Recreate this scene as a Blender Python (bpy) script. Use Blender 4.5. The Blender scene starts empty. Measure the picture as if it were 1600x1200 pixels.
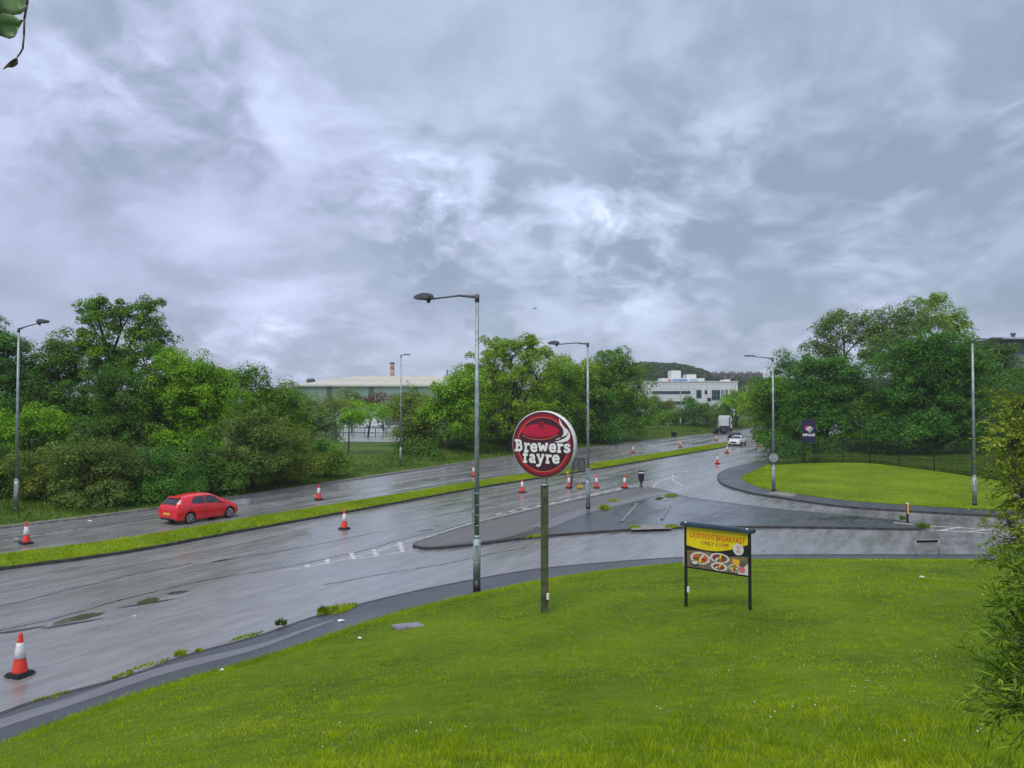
import bpy, bmesh, math, random
import numpy as np
from mathutils import Vector, Matrix, Euler
R = math.radians
random.seed(4); rng = np.random.default_rng(11)
S = bpy.context.scene
COL = S.collection
# ------------------------------------------------------------------ camera
CAMZ = 6.4
PITCH = math.atan(28 / 1200)
cd = bpy.data.cameras.new('camera'); cam = bpy.data.objects.new('camera', cd); COL.objects.link(cam)
cam.location = (0, 0, CAMZ); cam.rotation_euler = (R(90) + PITCH, 0, 0)
cd.sensor_width = 36; cd.lens = 27.0; cd.clip_start = 0.05; cd.clip_end = 9000
S.camera = cam
S.view_settings.view_transform = 'Standard'; S.view_settings.look = 'None'
S.view_settings.exposure = 0.0; S.view_settings.gamma = 1
S.render.resolution_x = 1024; S.render.resolution_y = 768
S.cycles.max_bounces = 6; S.cycles.transparent_max_bounces = 12
S.cycles.use_denoising = True
SUN_EL, SUN_AZ = R(58), R(200)
# ------------------------------------------------------------------ node helper
class NT:
    def __init__(s, tree): s.t = tree; s.n = tree.nodes; s.l = tree.links
    def add(s, typ, **kw):
        n = s.n.new(typ)
        for k, v in kw.items():
            if k.startswith('_'):
                setattr(n, k[1:], v)
            elif k.startswith('i') and k[1:].isdigit(): s.put(n.inputs[int(k[1:])], v)
            else: s.put(n.inputs[k.replace('_', ' ')], v)
        return n
    def put(s, inp, v):
        if isinstance(v, bpy.types.NodeSocket): s.l.new(v, inp)
        elif isinstance(v, bpy.types.Node): s.l.new(v.outputs[0], inp)
        else:
            if isinstance(v, (tuple, list)) and len(v) == 3 and inp.type == 'RGBA': v = (*v, 1)
            inp.default_value = v
    def math(s, op, a, b=0.0, c=0.0, clamp=False):
        n = s.n.new('ShaderNodeMath'); n.operation = op; n.use_clamp = clamp
        s.put(n.inputs[0], a); s.put(n.inputs[1], b); s.put(n.inputs[2], c); return n.outputs[0]
    def vmath(s, op, a, b=(0, 0, 0), out=0):
        n = s.n.new('ShaderNodeVectorMath'); n.operation = op
        s.put(n.inputs[0], a)
        if op == 'SCALE': s.put(n.inputs[3], b)
        else: s.put(n.inputs[1], b)
        return n.outputs[out]
    def noise(s, vec, scale, detail=4, rough=.5, dist=0.0, out='Fac'):
        n = s.n.new('ShaderNodeTexNoise'); s.put(n.inputs['Vector'], vec)
        n.inputs['Scale'].default_value = scale; n.inputs['Detail'].default_value = detail
        n.inputs['Roughness'].default_value = rough; n.inputs['Distortion'].default_value = dist
        return n.outputs[out]
    def ramp(s, fac, stops, interp='LINEAR'):
        n = s.n.new('ShaderNodeValToRGB'); n.color_ramp.interpolation = interp
        e = n.color_ramp.elements
        while len(e) < len(stops): e.new(.5)
        for i, (p, c) in enumerate(stops):
            e[i].position = p
            e[i].color = (*c, 1) if isinstance(c, (tuple, list)) else (c, c, c, 1)
        s.put(n.inputs[0], fac); return n.outputs[0]
    def mix(s, fac, a, b, mode='MIX'):
        n = s.n.new('ShaderNodeMix'); n.data_type = 'RGBA'; n.blend_type = mode
        s.put(n.inputs[0], fac); s.put(n.inputs[6], a); s.put(n.inputs[7], b); return n.outputs[2]
    def remap(s, v, a, b, c=0.0, d=1.0):
        n = s.n.new('ShaderNodeMapRange'); s.put(n.inputs[0], v)
        for i, q in enumerate((a, b, c, d)): n.inputs[i + 1].default_value = q
        return n.outputs[0]
# ------------------------------------------------------------------ world: overcast sky
W = bpy.data.worlds.new('World'); S.world = W; W.use_nodes = True
nt = NT(W.node_tree); nt.n.clear()
tc = nt.add('ShaderNodeTexCoord')
sep = nt.add('ShaderNodeSeparateXYZ', Vector=tc.outputs['Generated'])
zc = nt.math('MAXIMUM', sep.outputs[2], 0.0)
den = nt.math('ADD', zc, 0.42)
cx_ = nt.math('DIVIDE', sep.outputs[0], den); cy_ = nt.math('DIVIDE', sep.outputs[1], den)
cv = nt.add('ShaderNodeCombineXYZ', i0=cx_, i1=cy_, i2=3.7).outputs[0]
warp = nt.vmath('SCALE', nt.vmath('SUBTRACT', nt.noise(cv, 2.4, 4, .55, out='Color'), (.5, .5, .5)), 0.30)
cv2 = nt.vmath('ADD', cv, warp)
big = nt.noise(cv2, 1.5, 3, .5)
mid = nt.noise(cv2, 3.9, 7, .50, 0.0)
fine = nt.noise(cv2, 13.0, 5, .55, 0.0)
SKY_SPOTS = [(445, 175, .09, .15), (725, 340, .10, .30), (985, 370, .10, .32), (290, 80, .12, .10), (150, 140, .10, .16), (640, 300, .06, .24),
             (120, 130, .14, .10), (1120, 190, .12, .16), (1570, 160, .12, .18), (420, 600, .12, .3), (1350, 420, .18, .16), (880, 560, .30, .10)]
spots = None
def pix_dir(u, v):
    a = (u - 800) / 1200; b = -(v - 600) / 1200
    d = Vector((a, math.cos(PITCH) - b * math.sin(PITCH), math.sin(PITCH) + b * math.cos(PITCH)))
    return d
for (u, v, rad, k) in SKY_SPOTS:
    d = pix_dir(u, v).normalized()
    ds = nt.vmath('DISTANCE', nt.vmath('ADD', tc.outputs['Generated'], nt.vmath('SCALE', warp, .12)), tuple(d), out=1)
    g = nt.math('MULTIPLY', nt.math('EXPONENT', nt.math('MULTIPLY', nt.math('POWER', nt.math('DIVIDE', ds, rad), 2.0), -1.0)), k)
    spots = g if spots is None else nt.math('ADD', spots, g)
f = nt.math('ADD', nt.math('MULTIPLY', big, .90), nt.math('MULTIPLY', mid, .46))
f = nt.math('ADD', f, nt.math('MULTIPLY', fine, .13))
f = nt.math('ADD', nt.math('SUBTRACT', f, .745), .40)          # centre near .44
patch = nt.remap(nt.math('ADD', nt.math('MULTIPLY', mid, .6), nt.math('MULTIPLY', fine, .4)), .44, .60, -.5, 1.7)
f = nt.math('ADD', f, nt.math('MULTIPLY', spots, nt.math('MULTIPLY', patch, .55)))
cl = nt.ramp(f, [(.18, (.155, .195, .262)), (.35, (.212, .255, .338)), (.50, (.282, .325, .430)), (.70, (.362, .420, .552)), (.95, (.66, .73, .83))])
lilac = nt.mix(nt.remap(nt.noise(cv, .6, 2), .45, .65), (1, 1, 1), (1.05, .985, 1.05))
cl = nt.mix(1.0, cl, lilac, 'MULTIPLY')
SKYK = 0.1
sky = nt.add('ShaderNodeTexSky', _sky_type='NISHITA'); sky.sun_disc = False
sky.sun_elevation = SUN_EL; sky.sun_rotation = SUN_AZ
clb = nt.mix(1.0, cl, (10.0, 10.0, 10.0), 'MULTIPLY')
skymix = nt.mix(0.93, sky.outputs[0], clb)
low = nt.remap(sep.outputs[2], -.02, 0.0, 0.0, 1.0)
final = nt.mix(low, (1.2, 1.35, 1.4), skymix)
bg = nt.add('ShaderNodeBackground', Color=final, Strength=SKYK)
nt.add('ShaderNodeOutputWorld', Surface=bg)
ld = bpy.data.lights.new('sun', 'SUN'); ld.energy = 1.35; ld.angle = R(38); ld.color = (1, .94, .82)
lo = bpy.data.objects.new('sun', ld); COL.objects.link(lo)
sd = Vector((math.sin(SUN_AZ) * math.cos(SUN_EL), math.cos(SUN_AZ) * math.cos(SUN_EL), math.sin(SUN_EL)))
lo.rotation_euler = (-sd).to_track_quat('-Z', 'Y').to_euler()
S.view_settings.exposure = 0.92
# ------------------------------------------------------------------ pixel -> world (layout measured on the photograph)
def G(u, v, z=0.0):
    d = pix_dir(u, v); t = (z - CAMZ) / d.z
    return (d.x * t, d.y * t)
def P(u, v, depth):
    d = pix_dir(u, v); t = depth / d.y
    return Vector((d.x * t, depth, CAMZ + d.z * t))
def march(u, v, hf, t0=3, t1=400, n=3000):
    d = pix_dir(u, v)
    t = np.linspace(t0, t1, n)
    x = d.x * t; y = d.y * t; z = CAMZ + d.z * t
    h = hf(x, y); k = np.argmax(z < h)
    return (float(x[k]), float(y[k]), float(h[k]))
RD = np.array([math.sin(R(30)), math.cos(R(30))])      # road direction
RN = np.array([-RD[1], RD[0]])                           # to the left of the road
def smooth(pts, n=10):
    p = [np.array(q, float) for q in pts]; p = [2 * p[0] - p[1]] + p + [2 * p[-1] - p[-2]]
    out = []
    for i in range(1, len(p) - 2):
        for k in range(n):
            t = k / n
            out.append(.5 * ((2 * p[i]) + (p[i + 1] - p[i - 1]) * t + (2 * p[i - 1] - 5 * p[i] + 4 * p[i + 1] - p[i + 2]) * t * t + (3 * p[i] - p[i - 1] - 3 * p[i + 1] + p[i + 2]) * t ** 3))
    out.append(p[-2]); return np.array(out)
def curve(px, z=.12, pre=None, post=None, n=10):
    g = [np.array(G(u, v, z)) for u, v in px]
    s = smooth(g, n)
    if pre is not None: s = np.vstack([s[0] + np.array(pre), s])
    if post is not None: s = np.vstack([s, s[-1] + np.array(post)])
    return s
def pdist(x, y, poly):
    x = np.asarray(x, float); y = np.asarray(y, float)
    best = np.full(x.shape, 1e9)
    for a, b in zip(poly[:-1], poly[1:]):
        dx, dy = b - a; L = dx * dx + dy * dy + 1e-12
        t = np.clip(((x - a[0]) * dx + (y - a[1]) * dy) / L, 0, 1)
        d = np.hypot(x - a[0] - t * dx, y - a[1] - t * dy)
        best = np.minimum(best, d)
    return best
def sst(x): x = np.clip(x, 0, 1); return x * x * (3 - 2 * x)
# ------------------------------------------------------------------ object helpers
def tag(o, label=None, cat=None, group=None, kind=None):
    if label: o['label'] = label
    if cat: o['category'] = cat
    if group: o['group'] = group
    if kind: o['kind'] = kind
    return o
def link(name, me, parent=None):
    o = bpy.data.objects.new(name, me); COL.objects.link(o)
    if parent: o.parent = parent
    return o
def empty(name, loc, rz=0, label=None, cat=None, group=None):
    o = bpy.data.objects.new(name, None); COL.objects.link(o); o.empty_display_size = .2
    o.location = loc; o.rotation_euler = (0, 0, rz)
    return tag(o, label, cat, group)
def npmesh(name, V, F, mat=None, smooth_=False):
    V = np.ascontiguousarray(V, np.float32); F = np.ascontiguousarray(F, np.int32)
    me = bpy.data.meshes.new(name); k = F.shape[1]
    me.vertices.add(len(V)); me.vertices.foreach_set('co', V.ravel())
    me.loops.add(F.size); me.loops.foreach_set('vertex_index', F.ravel())
    me.polygons.add(len(F)); me.polygons.foreach_set('loop_start', np.arange(0, F.size, k, dtype=np.int32))
    me.update(calc_edges=True)
    if smooth_: me.polygons.foreach_set('use_smooth', np.ones(len(F), bool))
    for m in (mat if isinstance(mat, (list, tuple)) else [mat]):
        if m: me.materials.append(m)
    return me
class MB:
    """collects simple shaped pieces into one mesh"""
    def __init__(s): s.b = bmesh.new(); s.mi = 0
    def _new(s, fs):
        for f_ in fs: f_.material_index = s.mi
    def box(s, c, d, rot=None, bev=0.0):
        r = bmesh.ops.create_cube(s.b, size=1); vs = r['verts']
        M = Matrix.Translation(c) @ (Euler(rot).to_matrix().to_4x4() if rot else Matrix()) @ Matrix.Diagonal((*d, 1))
        bmesh.ops.transform(s.b, matrix=M, verts=vs)
        fs = list({f_ for v in vs for f_ in v.link_faces}); s._new(fs)
        if bev:
            es = list({e for v in vs for e in v.link_edges})
            q = bmesh.ops.bevel(s.b, geom=es, offset=bev, segments=2, affect='EDGES', profile=.5)
            s._new(q['faces'])
        return s
    def cyl(s, a, b, r0, r1=None, n=16, cap=True):
        a = Vector(a); b = Vector(b); r1 = r0 if r1 is None else r1
        q = (b - a).to_track_quat('Z', 'Y').to_matrix()
        ra = [s.b.verts.new(a + q @ Vector((r0 * math.cos(2 * math.pi * i / n), r0 * math.sin(2 * math.pi * i / n), 0))) for i in range(n)]
        rb = [s.b.verts.new(b + q @ Vector((r1 * math.cos(2 * math.pi * i / n), r1 * math.sin(2 * math.pi * i / n), 0))) for i in range(n)]
        fs = []
        for i in range(n):
            f_ = s.b.faces.new((ra[i], ra[(i + 1) % n], rb[(i + 1) % n], rb[i])); f_.smooth = True; fs.append(f_)
        if cap: fs.append(s.b.faces.new(ra[::-1])); fs.append(s.b.faces.new(rb))
        s._new(fs); return s
    def prism(s, pts, vec):
        """polygon pts (3d, in order) extruded by vec"""
        vec = Vector(vec); a = [s.b.verts.new(Vector(p)) for p in pts]; b = [s.b.verts.new(Vector(p) + vec) for p in pts]
        n = len(a); fs = [s.b.faces.new(a[::-1]), s.b.faces.new(b)]
        for i in range(n): fs.append(s.b.faces.new((a[i], a[(i + 1) % n], b[(i + 1) % n], b[i])))
        s._new(fs); return s
    def face(s, pts):
        f_ = s.b.faces.new([s.b.verts.new(Vector(p)) for p in pts]); s._new([f_]); return s
    def lathe(s, prof, n=24, c=(0, 0, 0)):
        rings = []
        for r, z in prof:
            rings.append([s.b.verts.new((c[0] + r * math.cos(2 * math.pi * i / n), c[1] + r * math.sin(2 * math.pi * i / n), c[2] + z)) for i in range(n)])
        for a, b in zip(rings[:-1], rings[1:]):
            for i in range(n):
                f_ = s.b.faces.new((a[i], a[(i + 1) % n], b[(i + 1) % n], b[i])); f_.smooth = True; s._new([f_])
        s._new([s.b.faces.new(rings[0][::-1]), s.b.faces.new(rings[-1])])
        return s
    def build(s, name, mat, parent=None):
        me = bpy.data.meshes.new(name); bmesh.ops.recalc_face_normals(s.b, faces=s.b.faces[:]); s.b.to_mesh(me); s.b.free()
        for m in (mat if isinstance(mat, (list, tuple)) else [mat]): me.materials.append(m)
        return link(name, me, parent)
def tubes(A, Bm, B, ra, rb, sides=4):
    """N bent tubes A->Bm->B as arrays"""
    N = len(A); pts = np.stack([A, Bm, B], 1); rad = np.stack([ra, (ra + rb) * .5, rb], 1)
    d = B - A; d /= np.linalg.norm(d, axis=1, keepdims=True) + 1e-9
    up = np.where(np.abs(d[:, 2:3]) > .9, np.array([[1., 0, 0]]), np.array([[0., 0, 1]]))
    s_ = np.cross(d, up); s_ /= np.linalg.norm(s_, axis=1, keepdims=True) + 1e-9; t_ = np.cross(d, s_)
    an = np.arange(sides) * 2 * np.pi / sides
    off = s_[:, None, :] * np.cos(an)[None, :, None] + t_[:, None, :] * np.sin(an)[None, :, None]
    V = pts[:, :, None, :] + off[:, None] * rad[:, :, None, None]
    V = V.reshape(-1, 3); F = []
    for r in range(2):
        for i in range(sides):
            F.append([r * sides + i, r * sides + (i + 1) % sides, (r + 1) * sides + (i + 1) % sides, (r + 1) * sides + i])
    F = (np.array(F)[None] + (np.arange(N) * 3 * sides)[:, None, None]).reshape(-1, 4)
    return V, F
# ------------------------------------------------------------------ materials
def newmat(name):
    m = bpy.data.materials.new(name); m.use_nodes = True; t = NT(m.node_tree); t.n.clear(); return m, t
def pmat(name, col, rough=.5, metal=0, ns=8.0, na=.12, bump=0.0, spec=.5, coat=0, dirt=None):
    m, t = newmat(name)
    tc = t.add('ShaderNodeTexCoord'); v = tc.outputs['Object']
    nz = t.noise(v, ns, 5, .6)
    lo_ = tuple(c * (1 - na * 1.6) for c in col); hi = tuple(min(1, c * (1 + na)) for c in col)
    c = t.mix(t.remap(nz, .35, .65), lo_, hi)
    if dirt: c = t.mix(t.math('MULTIPLY', t.remap(t.noise(v, dirt[1], 6, .65), .48, .7), dirt[2]), c, dirt[0])
    rg = t.remap(t.noise(v, ns * 2.3, 3), .3, .7, max(.02, rough - .08), min(1, rough + .08))
    b = t.add('ShaderNodeBsdfPrincipled', Base_Color=c, Roughness=rg, Metallic=metal)
    b.inputs['Specular IOR Level'].default_value = spec; b.inputs['Coat Weight'].default_value = coat
    if bump:
        bp = t.add('ShaderNodeBump', Strength=bump, Distance=.02, Height=nz); t.put(b.inputs['Normal'], bp.outputs[0])
    t.add('ShaderNodeOutputMaterial', Surface=b); return m
def leafmat(name, dark, mid_, light, ns=.5, trans=.3):
    m, t = newmat(name)
    g = t.add('ShaderNodeNewGeometry'); tc = t.add('ShaderNodeTexCoord')
    oi = t.add('ShaderNodeObjectInfo')
    n1 = t.noise(tc.outputs['Object'], ns, 3, .6)
    fac = t.math('ADD', t.math('MULTIPLY', g.outputs['Random Per Island'], .5), t.math('MULTIPLY', t.remap(n1, .3, .7), .5))
    c = t.ramp(fac, [(.08, dark), (.5, mid_), (.95, light)])
    d = t.add('ShaderNodeBsdfPrincipled', Base_Color=c, Roughness=.55); d.inputs['Specular IOR Level'].default_value = .14
    tr = t.add('ShaderNodeBsdfTranslucent', Color=t.mix(1.0, c, (1.1, 1.35, .5), 'MULTIPLY'))
    mx = t.add('ShaderNodeMixShader', i0=trans, i1=d.outputs[0], i2=tr.outputs[0])
    t.add('ShaderNodeOutputMaterial', Surface=mx); return m
def roadmat(name, base, wet=(.25, .55), streak=1.0, grain=1.0, brown=0.0):
    m, t = newmat(name)
    g = t.add('ShaderNodeNewGeometry'); pos = g.outputs['Position']
    mp = t.add('ShaderNodeMapping', Vector=pos); mp.inputs['Rotation'].default_value = (0, 0, -R(90 - 30))
    mp.vector_type = 'TEXTURE'; mp.inputs['Rotation'].default_value = (0, 0, R(60))
    sv = t.vmath('MULTIPLY', mp.outputs[0], (.06, 1.0, 1.0))
    sv2 = t.vmath('MULTIPLY', mp.outputs[0], (.22, 1.0, 1.0))
    s1 = t.noise(sv, .75, 5, .55, .3); s2 = t.noise(sv2, 2.6, 6, .62, .4)
    blot = t.noise(pos, .16, 5, .6); gr = t.noise(pos, 30.0, 4, .75); gr2 = t.noise(pos, 9.0, 5, .72)
    w = t.math('ADD', t.math('MULTIPLY', s1, .55 * streak), t.math('ADD', t.math('MULTIPLY', blot, 1 - .55 * streak - .2), t.math('MULTIPLY', s2, .2)))
    rough = t.remap(w, .40, .60, wet[0], wet[1])
    rough = t.math('ADD', rough, t.math('MULTIPLY', t.math('SUBTRACT', gr2, .5), .22))
    c = t.mix(t.remap(s2, .35, .65), tuple(b_ * .75 for b_ in base), tuple(b_ * 1.25 for b_ in base))
    c = t.mix(t.math('MULTIPLY', t.remap(gr, .42, .66), .6 * grain), c, tuple(b_ * 1.9 for b_ in base))
    c = t.mix(t.math('MULTIPLY', t.remap(t.noise(sv, 1.4, 6, .7), .52, .72), .45), c, tuple(b_ * .45 for b_ in base))
    if brown: c = t.mix(t.math('MULTIPLY', t.remap(blot, .4, .6), brown), c, (.12, .105, .085))
    b = t.add('ShaderNodeBsdfPrincipled', Base_Color=c, Roughness=rough)
    b.inputs['Specular IOR Level'].default_value = 1.0
    h = t.math('ADD', t.math('MULTIPLY', gr, .6), t.math('MULTIPLY', gr2, .4))
    bp = t.add('ShaderNodeBump', Strength=.28 * grain, Distance=.012, Height=h); t.put(b.inputs['Normal'], bp.outputs[0])
    t.add('ShaderNodeOutputMaterial', Surface=b); return m
def grassmat(name, cols, big=.12, fine=6.0, bump=.8):
    m, t = newmat(name)
    g = t.add('ShaderNodeNewGeometry'); pos = g.outputs['Position']
    a = t.noise(pos, big, 4, .6); b_ = t.noise(pos, fine, 6, .7); c_ = t.noise(pos, fine * 5, 3, .7)
    fac = t.math('ADD', t.math('MULTIPLY', a, .5), t.math('ADD', t.math('MULTIPLY', b_, .35), t.math('MULTIPLY', c_, .15)))
    c = t.ramp(fac, [(.36, cols[0]), (.5, cols[1]), (.64, cols[2])])
    d = t.add('ShaderNodeBsdfPrincipled', Base_Color=c, Roughness=.8); d.inputs['Specular IOR Level'].default_value = .15
    bp = t.add('ShaderNodeBump', Strength=bump, Distance=.06, Height=t.math('ADD', b_, c_)); t.put(d.inputs['Normal'], bp.outputs[0])
    t.add('ShaderNodeOutputMaterial', Surface=d); return m
def bladesmat(name, cols, big=.25):
    m, t = newmat(name)
    g = t.add('ShaderNodeNewGeometry'); pos = g.outputs['Position']
    a = t.remap(t.noise(pos, big, 5, .62), .33, .67); b_ = t.remap(t.noise(pos, 2.2, 3, .6), .3, .7)
    fac = t.math('ADD', t.math('MULTIPLY', g.outputs['Random Per Island'], .26), t.math('ADD', t.math('MULTIPLY', a, .40), t.math('MULTIPLY', b_, .38)))
    c = t.ramp(fac, [(.1, cols[0]), (.42, cols[1]), (.72, cols[2]), (.95, cols[3])])
    d = t.add('ShaderNodeBsdfPrincipled', Base_Color=c, Roughness=.55); d.inputs['Specular IOR Level'].default_value = .12
    tr = t.add('ShaderNodeBsdfTranslucent', Color=t.mix(1.0, c, (1.15, 1.25, .5), 'MULTIPLY'))
    mx = t.add('ShaderNodeMixShader', i0=.35, i1=d.outputs[0], i2=tr.outputs[0])
    t.add('ShaderNodeOutputMaterial', Surface=mx); return m
def wornpaint(name, col=(.62, .62, .6), lo=.42, hi=.56):
    m, t = newmat(name); g = t.add('ShaderNodeNewGeometry')
    n = t.noise(g.outputs['Position'], 3.2, 8, .75)
    b = t.add('ShaderNodeBsdfPrincipled', Base_Color=col, Roughness=.45); tr = t.add('ShaderNodeBsdfTransparent')
    mx = t.add('ShaderNodeMixShader', i0=t.remap(n, lo, hi), i1=tr.outputs[0], i2=b.outputs[0])
    t.add('ShaderNodeOutputMaterial', Surface=mx); return m
def glassmat(name, col=(.02, .025, .03), rough=.06):
    m, t = newmat(name)
    b = t.add('ShaderNodeBsdfPrincipled', Base_Color=col, Roughness=rough); b.inputs['Specular IOR Level'].default_value = .9
    t.add('ShaderNodeOutputMaterial', Surface=b); return m
M = {}
M['road'] = roadmat('wet_asphalt', (.182, .184, .188), (.07, .38))
M['road2'] = roadmat('dark_wet_tarmac', (.045, .047, .05), (.07, .45), .5, .6)
M['isle'] = roadmat('worn_tarmac', (.088, .083, .08), (.45, .62), .3, 1.0, .35)
M['path'] = roadmat('footway_tarmac', (.040, .044, .050), (.28, .52), .6, .5)
M['strip'] = roadmat('pale_tarmac', (.13, .135, .145), (.32, .5), .5, .5)
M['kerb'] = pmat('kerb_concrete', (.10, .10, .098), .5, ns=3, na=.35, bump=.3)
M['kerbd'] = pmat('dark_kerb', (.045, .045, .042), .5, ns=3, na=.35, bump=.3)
M['slab'] = pmat('paving_slab', (.24, .225, .21), .5, ns=4, na=.25, bump=.2)
M['turf'] = grassmat('bank_turf', ((.050, .095, .003), (.108, .185, .004), (.18, .262, .008)), .35, 5.0)
M['lawn'] = grassmat('mown_lawn', ((.072, .132, .004), (.132, .212, .005), (.20, .285, .010)), .22, 3.0, .6)
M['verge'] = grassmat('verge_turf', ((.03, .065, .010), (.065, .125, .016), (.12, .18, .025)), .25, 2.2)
M['ground'] = grassmat('field', ((.03, .06, .012), (.055, .10, .018), (.085, .135, .025)), .05, 1.2)
M['blade'] = bladesmat('grass_blade', ((.100, .175, .003), (.235, .340, .004), (.375, .470, .008), (.54, .58, .04)))
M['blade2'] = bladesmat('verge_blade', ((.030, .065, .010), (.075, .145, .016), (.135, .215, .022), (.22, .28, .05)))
M['straw'] = pmat('dry_stalk', (.42, .42, .22), .6)
M['white_line'] = wornpaint('worn_white_paint')
M['white_line2'] = wornpaint('white_paint', (.62, .62, .6), .36, .54)
M['tar'] = pmat('bitumen_seam', (.022, .022, .024), .3, ns=2, na=.3)
M['puddle'] = pmat('puddle_water', (.085, .07, .045), .1, ns=1, na=.1, spec=.6)
M['gal'] = pmat('galvanised_steel', (.30, .36, .37), .48, .35, ns=5, na=.18)
M['gald'] = pmat('dull_steel', (.11, .12, .13), .5, .3, ns=5, na=.2)
M['black'] = pmat('black_paint', (.012, .012, .015), .4, ns=6, na=.3)
M['rubber'] = pmat('rubber', (.018, .018, .02), .7, ns=12, na=.3)
M['cone'] = pmat('cone_orange_red', (.72, .045, .03), .42, ns=6, na=.12, dirt=((.2, .06, .04), 5, .4))
M['sleeve'] = pmat('reflective_white', (.72, .72, .74), .38, ns=6, na=.08, dirt=((.35, .33, .3), 7, .5))
M['bark'] = pmat('bark', (.05, .042, .034), .9, ns=5, na=.4, bump=.6)
M['wood'] = pmat('weathered_post', (.085, .085, .05), .8, ns=4, na=.35, bump=.5, dirt=((.06, .10, .03), 2.5, .7))
M['navy'] = pmat('navy_metal', (.012, .03, .05), .35, ns=6, na=.2)
M['white'] = pmat('white_plastic', (.72, .73, .72), .4, ns=4, na=.06, dirt=((.35, .38, .33), 2.5, .35))
M['glass'] = glassmat('dark_glass')
M['chrome'] = pmat('alloy', (.5, .5, .52), .3, .8)
LM = {
 'mid': leafmat('leaves_mid', (0.045, 0.111, 0.014), (0.111, 0.245, 0.020), (0.246, 0.418, 0.029)),
 'bright': leafmat('leaves_bright', (0.067, 0.182, 0.010), (0.185, 0.378, 0.019), (0.404, 0.614, 0.034)),
 'dark': leafmat('leaves_dark', (0.039, 0.093, 0.018), (0.079, 0.187, 0.026), (0.167, 0.305, 0.037)),
 'olive': leafmat('leaves_olive', (0.066, 0.109, 0.017), (0.158, 0.228, 0.031), (0.328, 0.378, 0.061)),
 'brown': leafmat('leaves_brown', (0.052, 0.089, 0.021), (0.125, 0.192, 0.039), (0.249, 0.336, 0.081)),
 'yellow': leafmat('leaves_yellow', (0.077, 0.157, 0.013), (0.207, 0.352, 0.020), (0.418, 0.571, 0.036)),
 'grey': leafmat('leaves_greygreen', (0.067, 0.129, 0.034), (0.144, 0.239, 0.061), (0.264, 0.378, 0.095)),
 'pale': leafmat('leaves_pale', (0.109, 0.210, 0.040), (0.232, 0.378, 0.067), (0.433, 0.588, 0.113)),
 'deep': leafmat('leaves_deep', (0.029, 0.097, 0.020), (0.074, 0.205, 0.029), (0.147, 0.347, 0.037)),
 'copper': leafmat('leaves_copper', (0.055, 0.029, 0.019), (0.124, 0.050, 0.026), (0.218, 0.082, 0.040)),
 'willow': leafmat('leaves_willow', (0.047, 0.106, 0.011), (0.134, 0.242, 0.021), (0.316, 0.449, 0.053), 2.0),
 'shrub': leafmat('leaves_shrub', (0.092, 0.132, 0.016), (0.241, 0.314, 0.033), (0.504, 0.577, 0.085), 2.0),
}
def sheet(name, poly, z, mat, parent=None, kind='structure'):
    bm = bmesh.new(); vs = [bm.verts.new((p[0], p[1], z)) for p in poly]
    f_ = bm.faces.new(vs); 
    if f_.normal.z < 0 or True:
        bm.normal_update()
        if f_.normal.z < 0: f_.normal_flip()
    bmesh.ops.triangulate(bm, faces=bm.faces[:])
    me = bpy.data.meshes.new(name); bm.to_mesh(me); bm.free(); me.materials.append(mat)
    o = link(name, me, parent)
    if kind and not parent: o['kind'] = kind
    return o
def slab(name, poly, z0, z1, mat):
    bm = bmesh.new(); a = [bm.verts.new((p[0], p[1], z0)) for p in poly]; b = [bm.verts.new((p[0], p[1], z1)) for p in poly]
    n = len(a); bm.faces.new(b)
    for i in range(n): bm.faces.new((a[i], a[(i + 1) % n], b[(i + 1) % n], b[i]))
    bmesh.ops.recalc_face_normals(bm, faces=bm.faces[:]); bm.normal_update()
    top = [f_ for f_ in bm.faces if len(f_.verts) == n]
    if top and top[0].normal.z < 0: bmesh.ops.reverse_faces(bm, faces=bm.faces[:])
    bmesh.ops.triangulate(bm, faces=[f_ for f_ in bm.faces if len(f_.verts) > 4])
    me = bpy.data.meshes.new(name); bm.to_mesh(me); bm.free(); me.materials.append(mat)
    o = link(name, me); o['kind'] = 'structure'; return o
def normals2(p, closed=False):
    p = np.asarray(p)
    if closed: d = np.roll(p, -1, 0) - np.roll(p, 1, 0)
    else: d = np.gradient(p, axis=0)
    d /= np.linalg.norm(d, axis=1, keepdims=True) + 1e-9
    return np.stack([-d[:, 1], d[:, 0]], 1)
def ribbon(name, line, w0, w1, z, mat, parent=None, drop=0.0, closed=False, jitter=0.0):
    """strip from offset w0 to w1 (left positive) of a line; drop>0 gives it vertical sides"""
    line = np.asarray(line); n = normals2(line, closed); N = len(line)
    j = rng.normal(0, jitter, N) if jitter else 0
    a = line + n * w0; b = line + n * (np.asarray(w1 + j)[..., None] if jitter else w1)
    V = []; F = []
    for i in range(N): V += [(*a[i], z), (*b[i], z)]
    if drop:
        for i in range(N): V += [(*a[i], z - drop), (*b[i], z - drop)]
    for i in range(N if closed else N - 1):
        k = (i + 1) % N
        F.append((2 * i, 2 * k, 2 * k + 1, 2 * i + 1))
        if drop:
            F.append((2 * i, 2 * N + 2 * i, 2 * N + 2 * k, 2 * k)); F.append((2 * i + 1, 2 * k + 1, 2 * N + 2 * k + 1, 2 * N + 2 * i + 1))
    me = bpy.data.meshes.new(name); me.from_pydata([tuple(map(float, v)) for v in V], [], F)
    bm = bmesh.new(); bm.from_mesh(me); bmesh.ops.recalc_face_normals(bm, faces=bm.faces[:]); bm.to_mesh(me); bm.free()
    me.materials.append(mat); o = link(name, me, parent)
    if not parent: o['kind'] = 'structure'
    return o
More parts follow.
